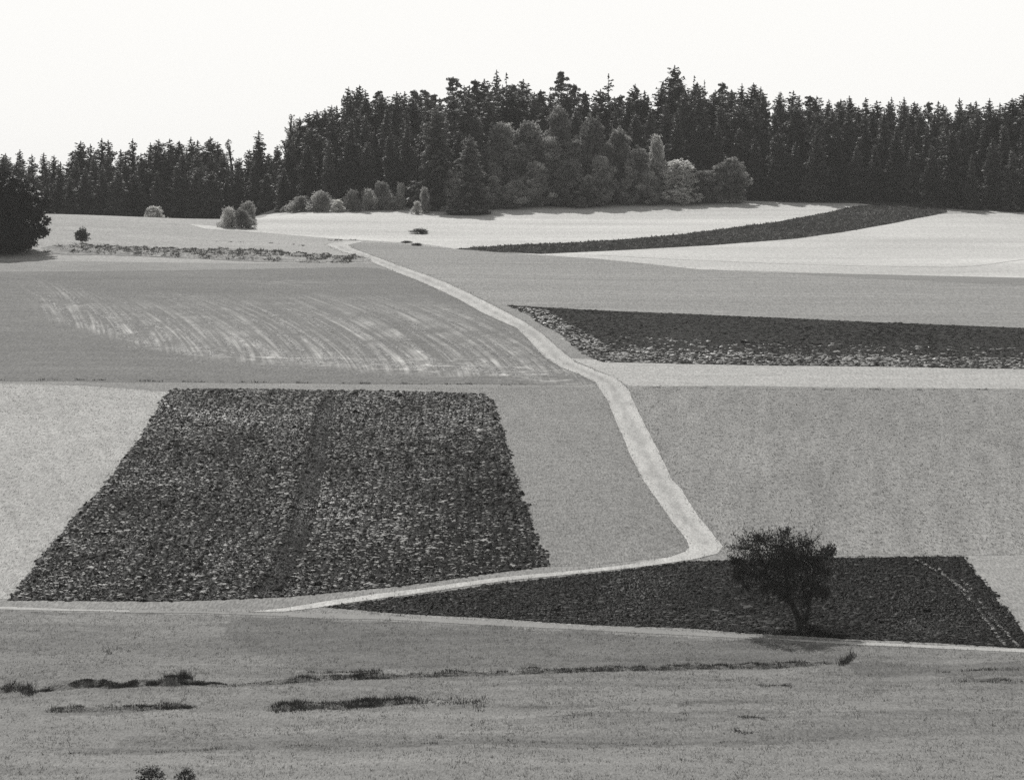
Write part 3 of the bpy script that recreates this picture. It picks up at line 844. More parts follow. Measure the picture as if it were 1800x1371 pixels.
def spruce_mesh(seed, Hh=25.0, Rr=3.3, nbr=420, bare=0.02, droop=0.35, gaps=0.0, tipw=1.0, power=0.85):
    """spruce: straight stem, drooping boughs set round it at all heights, needle sprays along each bough"""
    g = np.random.default_rng(seed)
    ph = g.uniform(0, 6.28, 6)
    P0, DIR, LEN, WID = [], [], [], []
    for i in range(nbr):
        t = bare + (0.985 - bare) * (1 - (1 - (i + g.random()) / nbr) ** 0.62)
        a = i * 2.39996 + g.normal(0, 0.35)
        # ragged outline: missing boughs and lumps on one side or another
        lump = 1 + 0.20 * math.sin(a * 2 + t * 9 + ph[0]) + 0.16 * math.sin(a + t * 23 + ph[1]) + 0.10 * math.sin(t * 47 + ph[2])
        if gaps > 0 and math.sin(a + t * 31 + ph[3]) + math.sin(t * 60 + ph[4]) * 0.8 < -1.8 + 3.0 * gaps:
            continue
        L = (Rr * (1 - t) ** power * (1 - 0.3 * math.exp(-t / 0.05)) + 0.16) * max(lump, 0.35) * g.uniform(0.6, 1.2)
        z = t * Hh
        up = 0.45 * (t - 0.5)
        k = max(3, int(2 + L * 2.2))
        out = np.array([math.cos(a), math.sin(a), 0]); lat = np.array([-math.sin(a), math.cos(a), 0])
        for s in np.linspace(0.1, 1.0, k):
            rr = L * s
            p = out * rr + np.array([0, 0, z + up * rr - droop * rr * s * 0.6 + 0.22 * rr * s ** 3 + g.normal(0, 0.05)])
            for q in (-1, 0, 1):
                dd = out * (0.55 + 0.4 * (q == 0)) + lat * q * g.uniform(0.5, 1.1) + np.array([0, 0, g.uniform(-0.8, 0.1)])
                P0.append(p); DIR.append(dd)
                LEN.append((0.36 + 0.20 * L * (1 - 0.6 * s)) * g.uniform(0.6, 1.25) * tipw)
                WID.append((0.20 + 0.09 * L) * g.uniform(0.7, 1.2))
    for i in range(30):
        z = Hh * (0.95 + 0.05 * i / 30)
        a = g.uniform(0, 6.28)
        P0.append(np.array([0, 0, z])); DIR.append(np.array([math.cos(a), math.sin(a), 0.5])); LEN.append(0.42 * (1 - i / 34) + 0.08); WID.append(0.13)
    P0 = np.array(P0); DIR = np.array(DIR); DIR /= np.linalg.norm(DIR, axis=1)[:, None]
    LEN = np.array(LEN)[:, None]; WID = np.array(WID)[:, None]
    side = np.cross(DIR, g.normal(0, 1, DIR.shape) * 0.6 + np.array([0, 0, 1.0])); side /= np.linalg.norm(side, axis=1)[:, None] + 1e-9
    V = np.stack([P0 - side * WID, P0 + side * WID, P0 + DIR * LEN], 1).reshape(-1, 3)
    crown = (V, np.arange(len(V)).reshape(-1, 3))
    zs = np.linspace(-0.6, Hh, 9)
    trunk = tube([(0.05 * math.sin(z * 0.3 + seed), 0.05 * math.cos(z * 0.27), z) for z in zs], 0.32 * (1 - (zs + 0.6) / (Hh + 0.6)) ** 0.8 + 0.02, 7)
    return trunk, crown

def broad_mesh(seed, Hh=10.0, Rr=3.5, base=0.12, n_cl=26, leaf=0.28, per=190, clr=0.30, taper=0.55, lean=0.0, twig=True, blunt=0.75):
    """broadleaf tree or bush: stem with limbs, crown of many leaf clumps with gaps between them"""
    g = np.random.default_rng(seed)
    cr, tr = [], []
    zs = np.linspace(-0.3, Hh * 0.72, 7)
    stem = np.array([(lean * z + 0.04 * Hh * math.sin(z * 5 / Hh + seed), 0.04 * Hh * math.cos(z * 4 / Hh), z) for z in zs])
    tr.append(tube(stem, np.linspace(0.028 * Hh, 0.008 * Hh, 7), 7))
    for i in range(n_cl):
        t = (i + 0.5) / n_cl
        z = Hh * (base + (0.97 - base) * t)
        u = (z / Hh - base) / (1 - base)
        prof = math.sin(math.pi * min(max(u, 0.02), 0.98) ** taper) ** blunt
        a = i * 2.399 + g.normal(0, 0.4)
        rr = Rr * prof * g.uniform(0.30, 1.0)
        c = np.array([lean * z + math.cos(a) * rr, math.sin(a) * rr, z])
        r = Rr * clr * g.uniform(0.5, 1.45)
        c[2] = max(c[2], r * 0.5)
        cr.append(leaf_tris(clump_points(g, c, (r, r, r * 0.78), int(per * (r / (Rr * clr)) ** 1.6 * g.uniform(0.8, 1.2)) + 12), leaf, g))
        s = stem[min(6, 1 + int(u * 5))]
        mid = (s + c) / 2 + np.array([0, 0, 0.03 * Hh])
        tr.append(tube([s, mid, c], [0.010 * Hh, 0.007 * Hh, 0.003 * Hh], 5))
        if twig:
            for k in range(4):
                d = g.normal(0, 1, 3); d[2] = abs(d[2]) * 0.8; d /= np.linalg.norm(d)
                e = c + d * r * g.uniform(0.9, 1.3)
                tr.append(tube([c, (c + e) / 2 + g.normal(0, 0.03, 3) * r, e], [0.004 * Hh, 0.003 * Hh, 0.001 * Hh], 3))
                cr.append(leaf_tris(e[None] + g.normal(0, 0.10 * r, (9, 3)), leaf * 0.8, g))
    core = clump_points(g, (lean * Hh * 0.5, 0, Hh * (base + 1) / 2), (Rr * 0.5, Rr * 0.5, Hh * (1 - base) * 0.36), int(per * n_cl * 0.12), 0.2)
    cr.append(leaf_tris(core, leaf * 1.2, g))
    return join(tr), join(cr)

def pine_mesh(seed, Hh=28.0, Rr=4.5):
    """old pine: bare lower stem, flat tiers of needle clumps"""
    g = np.random.default_rng(seed)
    cr, tr = [], []
    zs = np.linspace(-0.6, Hh * 0.97, 10)
    stem = np.array([(0.25 * math.sin(z * 0.25 + seed), 0.2 * math.cos(z * 0.2), z) for z in zs])
    tr.append(tube(stem, np.linspace(0.36, 0.05, 10), 7))
    for i in range(62):
        t = 0.42 + 0.56 * (i + 0.5) / 62
        u = (t - 0.42) / 0.58
        a = i * 2.399 + g.normal(0, 0.5)
        rr = Rr * (1 - 0.75 * u ** 1.6) * g.uniform(0.25, 1.0)
        c = np.array([math.cos(a) * rr, math.sin(a) * rr, t * Hh + 0.16 * rr + g.normal(0, 0.25)])
        r = g.uniform(0.7, 1.35) * (1.2 - 0.45 * u)
        cr.append(leaf_tris(clump_points(g, c, (r * 1.15, r * 1.15, r * 0.48), 85, 0.3), 0.36, g))
        s = np.array([0.25 * math.sin(t * Hh * 0.25 + seed), 0.2 * math.cos(t * Hh * 0.2), t * Hh - 0.4])
        tr.append(tube([s, (s + c) / 2 + np.array([0, 0, 0.2]), c], [0.10, 0.07, 0.03], 5))
    cr.append(leaf_tris(clump_points(g, (0, 0, Hh * 0.96), (0.7, 0.7, 0.04 * Hh), 120), 0.32, g))
    return join(tr), join(cr)

m_bark = leaf_mat('bark', 0.06, 0.0, 0.3, 3.0, 0.1, 0.9)
m_needle = leaf_mat('spruce_needles', 0.10, 0.15, 0.30, 0.6)
m_needle_l = leaf_mat('spruce_needles_pale', 0.24, 0.4, 0.5, 0.6)
m_leaf_d = leaf_mat('leaves_dark', 0.27, 0.42, 0.6, 0.35)
m_leaf_m = leaf_mat('leaves_mid', 0.35, 0.5, 0.55, 0.35)
m_leaf_b = leaf_mat('leaves_bright', 0.58, 0.55, 0.30, 0.7)
m_leaf_k = leaf_mat('leaves_black', 0.009, 0.05, 0.35, 0.8)
m_leaf_lone = leaf_mat('leaves_lone_tree', 0.026, 0.15, 0.40, 1.5)

def proto(name, tr_cr, mat, bark=m_bark):
    (tv, tf), (cv, cf) = tr_cr
    a = mesh_np(name + '_trunk', tv, tf); a.materials.append(bark)
    b = mesh_np(name + '_crown', cv, cf); b.materials.append(mat)
    return a, b

SPR = [proto('spruce', spruce_mesh(11 + i, 25.0, r, n, 0.02, d, gp, tw, pw), m_needle) for i, (r, n, d, gp, tw, pw) in enumerate([
    (3.6, 560, 0.40, 0.03, 1.05, 0.62), (3.1, 560, 0.45, 0.05, 1.05, 0.58), (4.2, 620, 0.35, 0.05, 1.1, 0.52), (3.4, 520, 0.50, 0.15, 1.05, 0.66),
    (4.0, 620, 0.30, 0.08, 1.1, 0.45), (3.0, 540, 0.40, 0.08, 1.0, 0.60), (3.8, 560, 0.45, 0.18, 1.05, 0.55), (3.5, 580, 0.35, 0.10, 1.05, 0.40)])]
SPR_RAG = [proto('ragged_spruce', spruce_mesh(41 + i, 25.0, r, 330, 0.05, 0.5, 0.45, 1.0, 0.65), m_needle) for i, r in enumerate((3.2, 3.6))]
SPR_PALE = [proto('pale_spruce', spruce_mesh(51 + i, 25.0, r, 560, 0.02, 0.4, 0.10, 1.1, 0.66), m_needle_l) for i, r in enumerate((3.8, 3.2))]
PINE = [proto('pine', pine_mesh(61 + i, 28.0, r), m_needle) for i, r in enumerate((4.2, 3.4, 5.0))]
def broad_set(nm, mat, n, seed, **kw):
    return [proto(nm, broad_mesh(seed + i, **kw), mat) for i in range(n)]
BR_D = broad_set('dark_broadleaf', m_leaf_d, 2, 71, Hh=14.0, Rr=4.6, base=0.06, n_cl=44, leaf=0.42, per=150, clr=0.27)
BR_M = broad_set('mid_broadleaf', m_leaf_m, 3, 81, Hh=14.0, Rr=4.6, base=0.06, n_cl=44, leaf=0.42, per=150, clr=0.27)
BR_B = broad_set('bright_broadleaf', m_leaf_b, 2, 91, Hh=10.0, Rr=4.2, base=0.03, n_cl=40, leaf=0.34, per=150, clr=0.28, taper=0.42)
BU_M = broad_set('mid_bush', m_leaf_m, 3, 101, Hh=5.0, Rr=3.2, base=0.02, n_cl=30, leaf=0.26, per=150, clr=0.32, taper=0.40)
BU_B = broad_set('bright_bush', m_leaf_b, 2, 111, Hh=5.0, Rr=2.6, base=0.02, n_cl=26, leaf=0.26, per=140, clr=0.32, taper=0.40)
BIRCH = proto('bare_birch', broad_mesh(121, Hh=22.0, Rr=2.6, base=0.35, n_cl=26, leaf=0.26, per=22, clr=0.26, taper=0.8), m_leaf_m)

def plant(name, pr, x, y, h, h0, label, cat, group=None, sx=1.0, rot=None, sink=0.1):
    root = bpy.data.objects.new(name, None)
    col.objects.link(root)
    root.location = (x, y, tz(x, y) - sink)
    root.rotation_euler = (0, 0, rng.uniform(0, 6.28) if rot is None else rot)
    s = h / h0
    root.scale = (s * sx, s * sx, s)
    root['label'] = label; root['category'] = cat
    if group:
        root['group'] = group
    for nm, me in (('trunk', pr[0]), ('crown', pr[1])):
        c = bpy.data.objects.new(nm, me); col.objects.link(c); c.parent = root
    return root

# forest edge line (base of the front trees) -> distance for each column
edge_px = [(440, 382), (480, 376), (520, 371), (620, 368), (700, 365), (760, 368), (830, 372), (900, 362), (1000, 361), (1100, 357), (1150, 355), (1300, 353), (1400, 357), (1500, 358), (1600, 362), (1700, 370), (1800, 374), (1960, 376)]
ew = cast(edge_px)
eD = ew[:, 1]; ePX = np.array([p[0] for p in edge_px], float)
def edgeD(px):
    return float(np.interp(px, ePX, eD))

# forest floor sheet from the edge inward
fl = [np.array(p) for p in ew] + [np.array((pxX(1960, 800) + 20, 930.0)), np.array((-140.0, 930.0)), np.array((-140.0, 800.0)), np.array((-78.0, 790.0))]
fl = densify(np.array(fl), 3.0); fl = fl + rng.normal(0, 0.5, fl.shape)
sheet('forest_floor', fl, m_floor, 0.035, 4.0)

SKY = [(584, 184), (614, 152), (633, 149), (665, 160), (698, 160), (712, 160), (730, 157), (749, 159), (764, 167), (816, 149), (836, 139), (873, 122), (890, 127), (901, 147), (920, 139), (950, 157),
       (1009, 147), (1026, 164), (1069, 129), (1090, 166), (1116, 147), (1138, 166), (1165, 142), (1185, 114), (1219, 132), (1237, 140), (1269, 144), (1284, 161), (1303, 146), (1323, 145), (1336, 152),
       (1371, 161), (1393, 159), (1403, 168), (1422, 168), (1434, 168), (1455, 174), (1476, 174), (1491, 168), (1520, 171), (1539, 176), (1565, 170), (1587, 170), (1605, 178), (1630, 178), (1647, 177),
       (1656, 183), (1684, 171), (1704, 180), (1713, 177), (1737, 172), (1755, 180), (1776, 172), (1796, 164), (1820, 168), (1850, 172), (1885, 166), (1920, 175)]
SPECIAL = {
    (1185, 114): ('tallest spruce spire of the whole forest skyline', SPR[2], 1.0),
    (1069, 129): ('spindly dark spruce rising alone right of the broad pine', SPR_RAG[0], 1.0),
    (1116, 147): ('dense pointed spruce halfway between the lone spire and the tallest tree', SPR[4], 0.95),
    (873, 122): ('left of two tall spruces standing close together above the forest', SPR[3], 0.85),
    (890, 127): ('slimmer right one of two tall spruces standing close together', SPR_RAG[1], 0.75),
    (836, 139): ('open crowned small pine left of the paired tall spruces', PINE[1], 0.7),
    (1219, 132): ('thin ragged spruce just right of the tallest spire', SPR_RAG[1], 0.62),
    (1237, 140): ('second thin ragged spruce right of the tallest spire', SPR_RAG[0], 0.6),
    (1269, 144): ('loose topped tree with see-through crown right of the thin spruces', PINE[1], 0.75),
    (1323, 145): ('broad dark spruce standing above the even right-hand forest wall', SPR[4], 1.0),
    (633, 149): ('dark spruce top at the left shoulder of the high forest', SPR[4], 0.9),
    (614, 152): ('rounded dark spruce left of the shoulder top of the forest', SPR[2], 0.9),
    (584, 184): ('lower dark spruce on the left slope of the high forest outline', SPR[2], 0.95),
    (1796, 164): ('dark spruce top at the right edge of the photo', SPR[4], 1.0),
    (1684, 171): ('slim spire standing up from the right-hand forest wall', SPR[5], 0.9),
    (1165, 142): ('shorter spruce hugging the left side of the tallest spire', SPR[0], 0.9),
}
GROUP_F = 'dark spruces massed in the far forest'
LAB_F = 'dark spruce among many alike in the dense far forest'
def stretch(px):
    return 'right-hand forest wall' if px > 1350 else 'high middle forest' if px > 770 else 'left shoulder of the high forest'
for px, py in SKY:
    D = edgeD(px) + 40 + rng.uniform(-4, 6)
    x = pxX(px, D); h = rowZ(py, D) - tz(x, D)
    sp = SPECIAL.get((px, py))
    if sp:
        plant('pine_tree' if 'pine' in sp[0].split() and sp[1] in PINE else 'spruce_tree', sp[1], x, D, h, 28.0 if sp[1] in PINE else 25.0, sp[0], 'tree', GROUP_F, sp[2])
    elif px in (665, 730, 749, 764, 901, 1009, 1026, 1090, 1284, 1422, 1630):
        plant('pine_tree', PINE[px % 3], x, D, h, 28.0, 'dark bushy-topped pine on the skyline of the ' + stretch(px), 'tree', GROUP_F, rng.uniform(0.75, 1.0))
    else:
        plant('spruce_tree', SPR[rng.integers(0, 8)], x, D, h, 25.0, 'dark spruce on the skyline of the ' + stretch(px), 'tree', GROUP_F, rng.uniform(0.95, 1.45))
for px, py, k, sx, lab in ((797, 135, 0, 0.85, 'round topped pine on the skyline above the pale leaning spruce'), (987, 127, 2, 0.85, 'broad flat topped pine, widest crown on the skyline'),
                           (950, 158, 1, 0.8, 'small dome shaped pine just left of the broad pine')):
    D = edgeD(px) + 38
    x = pxX(px, D); h = rowZ(py, D) - tz(x, D)
    plant('pine_tree', PINE[k], x, D, h, 28.0, lab, 'tree', GROUP_F, sx)
skx = np.array([p[0] for p in sorted(SKY)], float); sky_ = np.array([p[1] for p in sorted(SKY)], float)
low_sky = np.array([np.mean(sky_[max(0, i - 1):i + 2]) + 4 for i in range(len(sky_))])
for row, (dd, drop, step) in enumerate(((7, (40, 90), 5.2), (19, (14, 40), 5.0), (31, (0, 17), 4.2))):
    px = 500.0 + row * 7
    while px < 1930:
        D = edgeD(px) + dd + rng.uniform(-3, 3)
        top = np.interp(px, skx, low_sky) if px > 584 else np.interp(px, [480, 520, 584], [250, 215, 188])
        py = top + rng.uniform(*drop)
        x = pxX(px, D); h = max(rowZ(py, D) - tz(x, D), 8)
        open_mid = row == 0 and 840 < px < 1130
        if not open_mid:
            plant('spruce_tree', SPR[rng.integers(0, 8)], x, D, h, 25.0, 'dark spruce in the ' + ('front row', 'second row', 'third row')[row] + ' of the ' + stretch(px), 'tree', GROUP_F, rng.uniform(0.95, 1.35))
        px += step * FPX / D * rng.uniform(0.75, 1.2)

# left stretch of forest behind the crest
GROUP_L = 'spruces in the lower left forest behind the crest'
LAB_L = 'dark spruce among many alike in the lower left forest'
LSKY = [(-14, 262), (12, 269), (37, 262), (58, 270), (79, 268), (97, 272), (129, 265), (144, 247), (161, 252), (181, 242), (192, 245), (214, 262), (235, 243), (266, 250), (281, 244), (300, 243), (317, 247),
        (337, 240), (349, 246), (371, 240), (384, 249), (421, 276), (440, 262), (474, 268), (488, 254), (-40, 268), (-70, 262)]
for px, py in LSKY:
    D = 846 + rng.uniform(-5, 5)
    x = pxX(px, D); h = rowZ(py, D) - tz(x, D)
    plant('spruce_tree', SPR[rng.integers(0, 8)], x, D, h, 25.0, 'dark spruce on the skyline of the lower left forest', 'tree', GROUP_L, rng.uniform(0.95, 1.35))
D = 838; x = pxX(456, D)
plant('spruce_tree', SPR[1], x, D, rowZ(229, D) - tz(x, D), 25.0, 'tall dark spruce standing clear left of the high forest', 'tree', GROUP_L, 1.25)
D = 850; x = pxX(402, D)
plant('birch_tree', BIRCH, x, D, rowZ(243, D) - tz(x, D), 22.0, 'thin see-through tree with the sky showing between its twigs', 'tree', None, 1.0)
D = edgeD(512) + 26; x = pxX(514, D)
plant('birch_tree', BIRCH, x, D, rowZ(199, D) - tz(x, D), 22.0, 'thin-leaved tree at the left end of the high forest', 'tree', None, 1.1)
for px, py in ((528, 205), (545, 197), (558, 192), (572, 190)):
    D = edgeD(px) + 30; x = pxX(px, D)
    plant('spruce_tree', SPR[[2, 4][px % 2]], x, D, rowZ(py, D) - tz(x, D), 25.0, 'dark rounded spruce stepping down at the left end of the high forest', 'tree', GROUP_F, 1.0)
for row, (D0, dr, st) in enumerate(((826, (30, 52), 5.2), (836, (2, 20), 4.0))):
    px = -80.0 + row * 11
    while px < 500:
        D = D0 + rng.uniform(-3, 3)
        lt_ = np.interp(px, [0, 100, 140, 380, 420, 500], [270, 272, 255, 250, 285, 262])
        x = pxX(px, D); h = rowZ(lt_ + rng.uniform(*dr), D) - tz(x, D)
        plant('spruce_tree', SPR[rng.integers(0, 8)], x, D, max(h, 8), 25.0, 'dark spruce in the ' + ('front', 'second')[row] + ' row of the lower left forest', 'tree', GROUP_L, rng.uniform(1.0, 1.4))
        px += st * FPX / D * rng.uniform(0.75, 1.2)

# lighter trees and bushes along the forest edge: (column, base row, top row, width in photo px, prototype set, native height, native radius, label, name, category)
EDGE = [
    (768, 369, 184, 78, SPR_PALE[0], 25, 3.8, 'pale grey spruce standing in front of the dark forest', 'spruce_tree', 'tree'),
    (826, 377, 236, 62, SPR_PALE[1], 25, 3.2, 'half-height spruce whose foot reaches out into the bleached meadow', 'spruce_tree', 'tree'),
    (884, 361, 222, 84, BR_M[0], 14, 4.6, 'tall pale-topped broadleaf tree right of the half-height spruce', 'broadleaf_tree', 'tree'),
    (930, 359, 216, 84, BR_M[1], 14, 4.6, 'tall grey broadleaf tree below the broad flat pine', 'broadleaf_tree', 'tree'),
    (985, 357, 196, 84, BR_D[0], 14, 4.6, 'tallest dark broadleaf tree in the middle of the forest edge', 'broadleaf_tree', 'tree'),
    (1040, 357, 212, 86, BR_D[1], 14, 4.6, 'dark broadleaf tree below the spindly skyline spruce', 'broadleaf_tree', 'tree'),
    (1088, 357, 232, 70, BR_M[2], 14, 4.6, 'grey broadleaf tree left of the bright-rimmed tree', 'broadleaf_tree', 'tree'),
    (942, 364, 288, 72, BR_M[2], 14, 4.6, 'low grey tree with lit tip in the middle of the edge', 'broadleaf_tree', 'tree'),
    (1004, 364, 284, 66, BR_D[0], 14, 4.6, 'low dark tree right of the lit-tip one', 'broadleaf_tree', 'tree'),
    (1056, 363, 276, 64, BR_D[1], 14, 4.6, 'low dark tree above the long shadow on the bleached meadow', 'broadleaf_tree', 'tree'),
    (1106, 360, 284, 56, BR_D[0], 14, 4.6, 'low dark tree next to the bright-rimmed tree', 'broadleaf_tree', 'tree'),
    (1153, 357, 243, 56, BR_B[0], 10, 4.2, 'slender tree with bright rimmed pointed crown', 'broadleaf_tree', 'tree'),
    (1140, 361, 302, 52, BR_D[1], 14, 4.6, 'low dark bush before the foot of the bright rimmed pointed tree', 'bush', 'bush'),
    (1191, 358, 284, 108, BR_B[1], 10, 4.2, 'wide tent-shaped bright bush, palest at the forest edge', 'bush', 'bush'),
    (1236, 358, 302, 62, BR_M[0], 14, 4.6, 'grey bush at the right foot of the bright tent-shaped bush', 'bush', 'bush'),
    (1286, 357, 278, 62, BR_M[1], 14, 4.6, 'bush with a small bright crest before the right dark forest', 'bush', 'bush'),
    (1262, 357, 292, 56, BR_D[0], 14, 4.6, 'dark round bush left of the bright-crested one', 'bush', 'bush'),
    (858, 362, 262, 70, BR_D[1], 14, 4.6, 'dark ragged tree directly right of the half-height spruce', 'broadleaf_tree', 'tree'),
    (912, 361, 258, 76, BR_D[0], 14, 4.6, 'dark middle-height tree under the two tall grey broadleaf trees', 'broadleaf_tree', 'tree'),
    (962, 360, 246, 78, BR_M[0], 14, 4.6, 'grey middle-height tree left of the tallest dark broadleaf', 'broadleaf_tree', 'tree'),
    (1014, 359, 248, 74, BR_M[1], 14, 4.6, 'grey middle-height tree right of the tallest dark broadleaf', 'broadleaf_tree', 'tree'),
    (1070, 359, 256, 68, BR_D[0], 14, 4.6, 'dark middle-height tree between the long-shadow tree and the grey one', 'broadleaf_tree', 'tree'),
    (1124, 358, 262, 60, BR_D[1], 14, 4.6, 'dark tree touching the left side of the bright-rimmed tree', 'broadleaf_tree', 'tree'),
    (905, 367, 318, 52, BR_M[1], 14, 4.6, 'lowest grey bush between the small pale and the lit-tip trees', 'bush', 'bush'),
    (1030, 365, 322, 54, BR_M[0], 14, 4.6, 'lowest grey bush under the dark trees of the middle edge', 'bush', 'bush'),
    (868, 368, 312, 44, BR_M[2], 14, 4.6, 'small pale tree right of the meadow spruce foot', 'broadleaf_tree', 'tree'),
    (793, 371, 304, 42, BU_B[0], 5, 2.6, 'bright leafy sapling between the two pale spruces', 'bush', 'bush'),
    (746, 375, 333, 26, BU_B[1], 5, 2.6, 'small bright shrub before the pale grey spruce', 'bush', 'bush'),
    (733, 377, 355, 20, BU_B[0], 5, 2.6, 'lowest bright shrub at the meadow rim', 'bush', 'bush'),
    (704, 368, 326, 28, BU_B[1], 5, 2.6, 'upright bright shrub at left of the pale grey spruce', 'bush', 'bush'),
    (672, 369, 322, 52, BU_M[0], 5, 3.2, 'grey rounded bush left of the upright bright shrub', 'bush', 'bush'),
    (648, 370, 336, 40, BU_M[2], 5, 3.2, 'lower grey bush between two rounded bushes', 'bush', 'bush'),
    (619, 372, 335, 38, BU_M[1], 5, 3.2, 'upright oval grey bush at the meadow rim', 'bush', 'bush'),
    (594, 373, 352, 34, BU_B[0], 5, 2.6, 'low pale bush left of the oval one', 'bush', 'bush'),
    (564, 372, 340, 50, BU_M[2], 5, 3.2, 'right and taller half of the long grey thicket', 'bush', 'bush'),
    (530, 372, 346, 58, BU_M[0], 5, 3.2, 'left and lower half of the long grey thicket', 'bush', 'bush'),
    (501, 373, 364, 26, BU_B[1], 5, 2.6, 'tiny pale bush at the left end of the thicket', 'bush', 'bush'),
    (272, 397, 364, 50, BU_M[1], 5, 3.2, 'faint grey bush peeping over the crest of the left meadow', 'bush', 'bush'),
    (437, 391, 355, 44, BU_M[1], 5, 3.2, 'rear and tallest of three round bushes on the left meadow', 'bush', 'bush'),
    (402, 400, 368, 36, BU_M[2], 5, 3.2, 'leftmost of three round bushes on the left meadow', 'bush', 'bush'),
    (425, 401, 370, 48, BU_M[0], 5, 3.2, 'front bush of three round bushes on the left meadow', 'bush', 'bush'),
]
for px, pb, pt, wpx, pr, h0, r0, lab, nm, cat in EDGE:
    x, D = cast([(px, pb)])[0]
    if px == 272:
        D = 770; x = pxX(px, D)
    h = rowZ(pt, D) - tz(x, D)
    s = h / h0
    sx = (wpx / 2 / FPX * D) / r0 / s
    plant(nm, pr, x, D, h, h0, lab, cat, 'trees and bushes along the forest edge', sx)

# big dark tree cut by the left frame, lone bush beside it
BIG = proto('yew', broad_mesh(201, Hh=16.0, Rr=8.5, base=0.02, n_cl=260, leaf=0.45, per=190, clr=0.17, taper=0.72, twig=False, blunt=0.45), m_leaf_k)
x, D = cast([(-8, 444)])[0]
plant('dark_tree', BIG, x, D, rowZ(306, D) - tz(x, D), 16.0, 'big black dense tree cut by the left edge of the photo', 'tree', None, 1.36)
SMALL = proto('small_bush', broad_mesh(203, Hh=3.2, Rr=1.7, base=0.22, n_cl=20, leaf=0.2, per=110, clr=0.36, taper=0.75), leaf_mat('leaves_small_bush', 0.085, 0.15, 0.35, 1.2))
x, D = cast([(144, 430)])[0]
plant('bush', SMALL, x, D, rowZ(403, D) - tz(x, D), 3.2, 'small dark mushroom-shaped bush alone beside the big black tree', 'bush')

# the lone tree in front, clump by clump
def lone_tree():
    bx, by = cast([(1408, 1103)])[0]
    S = by / FPX
    g = np.random.default_rng(5)
    def loc(px, py, dy=0.0):
        return np.array([(px - 1408) * S, dy, (1103 - py) * S])
    root = bpy.data.objects.new('lone_tree', None); col.objects.link(root)
    root.location = (bx, by, tz(bx, by) - 0.05)
    root['label'] = 'lone dark scrubby tree with leaning forked stem on the ploughed wedge'; root['category'] = 'tree'
    cl = [(1313, 962, 26), (1310, 990, 22), (1338, 985, 28), (1345, 952, 20), (1368, 957, 26), (1364, 990, 34), (1395, 973, 30), (1390, 1008, 36), (1416, 960, 22), (1424, 990, 30), (1444, 978, 20),
          (1440, 1008, 25), (1410, 1032, 26), (1385, 1036, 22), (1352, 1014, 22), (1326, 1010, 15), (1302, 1003, 12), (1365, 1030, 16), (1452, 970, 10), (1330, 946, 14), (1378, 940, 12), (1432, 1030, 20), (1445, 1040, 12), (1375, 1045, 12), (1340, 1032, 12),
          (1418, 1052, 14), (1420, 1066, 13), (1413, 1080, 10), (1400, 990, 40), (1380, 975, 30), (1458, 968, 8), (1448, 1002, 15), (1295, 985, 12), (1299, 1014, 10), (1318, 1032, 7)]
    main = [loc(1411, 1112), loc(1408, 1098), loc(1399, 1075, 0.1), loc(1389, 1052, 0.2), loc(1383, 1030, 0.2), loc(1381, 1000, 0.1), loc(1378, 970)]
    right = [loc(1412, 1110), loc(1413, 1092, -0.1), loc(1420, 1070, -0.2), loc(1424, 1045, -0.3), loc(1428, 1015, -0.2), loc(1432, 985)]
    tr = [tube(main, [0.44, 0.33, 0.24, 0.19, 0.14, 0.10, 0.05], 9), tube(right, [0.30, 0.22, 0.15, 0.12, 0.09, 0.05], 8)]
    cr = []
    nodes = np.array(main[2:] + right[2:])
    for px, py, r in cl:
        rr = r * S
        c = loc(px, py, g.normal(0, 0.9) if r < 34 else 0)
        k = np.argmin(np.linalg.norm(nodes - c, axis=1) + 0.6 * np.maximum(nodes[:, 2] - c[2], 0))
        s = nodes[k]
        b = [s, s + (c - s) * 0.35 + np.array([0, 0, 0.12]), s + (c - s) * 0.7 + g.normal(0, 0.08, 3), c]
        tr.append(tube(b, [0.075, 0.055, 0.04, 0.02], 6))
        cr.append(leaf_tris(clump_points(g, c, (rr, rr, rr * 0.9), int(30 + 215 * rr * rr), 0.05), 0.13, g))
        for q in range(int(12 + 14 * rr)):
            d = g.normal(0, 1, 3) + 0.6 * (c - loc(1392, 1040)) / 3.0; d[2] = d[2] * 0.7 + 0.4; d /= np.linalg.norm(d)
            e = c + d * (rr * g.uniform(0.7, 1.45) + g.uniform(0, 0.5))
            m = (c + e) / 2 + g.normal(0, 0.08, 3)
            tr.append(tube([c, m, e], [0.022, 0.016, 0.007], 4))
            t = g.random((20, 1)) ** 0.8
            cr.append(leaf_tris(c + (e - c) * (0.3 + 0.72 * t) + g.normal(0, 0.065, (20, 3)), 0.10, g))
    v, f = join(tr); link('trunk', mesh_np('lone_trunk', v, f), m_bark, parent=root, smooth=True)
    v, f = join(cr); link('crown', mesh_np('lone_crown', v, f), m_leaf_lone, parent=root)
lone_tree()

# bush tops at the bottom rim of the photo
ROUGH = [proto('rim_bush', broad_mesh(211 + i, Hh=2.0, Rr=1.2, base=0.15, n_cl=16, leaf=0.10, per=70, clr=0.30, taper=0.6), leaf_mat('leaves_rim_bush%d' % i, 0.035, 0.15, 0.3, 2)) for i in range(2)]
for i, (px, top, wpx, lab) in enumerate(((262, 1347, 72, 'wider dark bush top poking up at the bottom edge'), (322, 1349, 48, 'narrower dark bush top at the bottom edge, right of the wider'))):
    D = 181.5 - i * 0.4; x = pxX(px, D)
    h = rowZ(top, D) - tz(x, D)
    plant('bush', ROUGH[i], x, D, h, 2.0, lab, 'bush', 'bushes at the bottom edge', (wpx / 2 / FPX * D) / 1.2 / (h / 2.0))

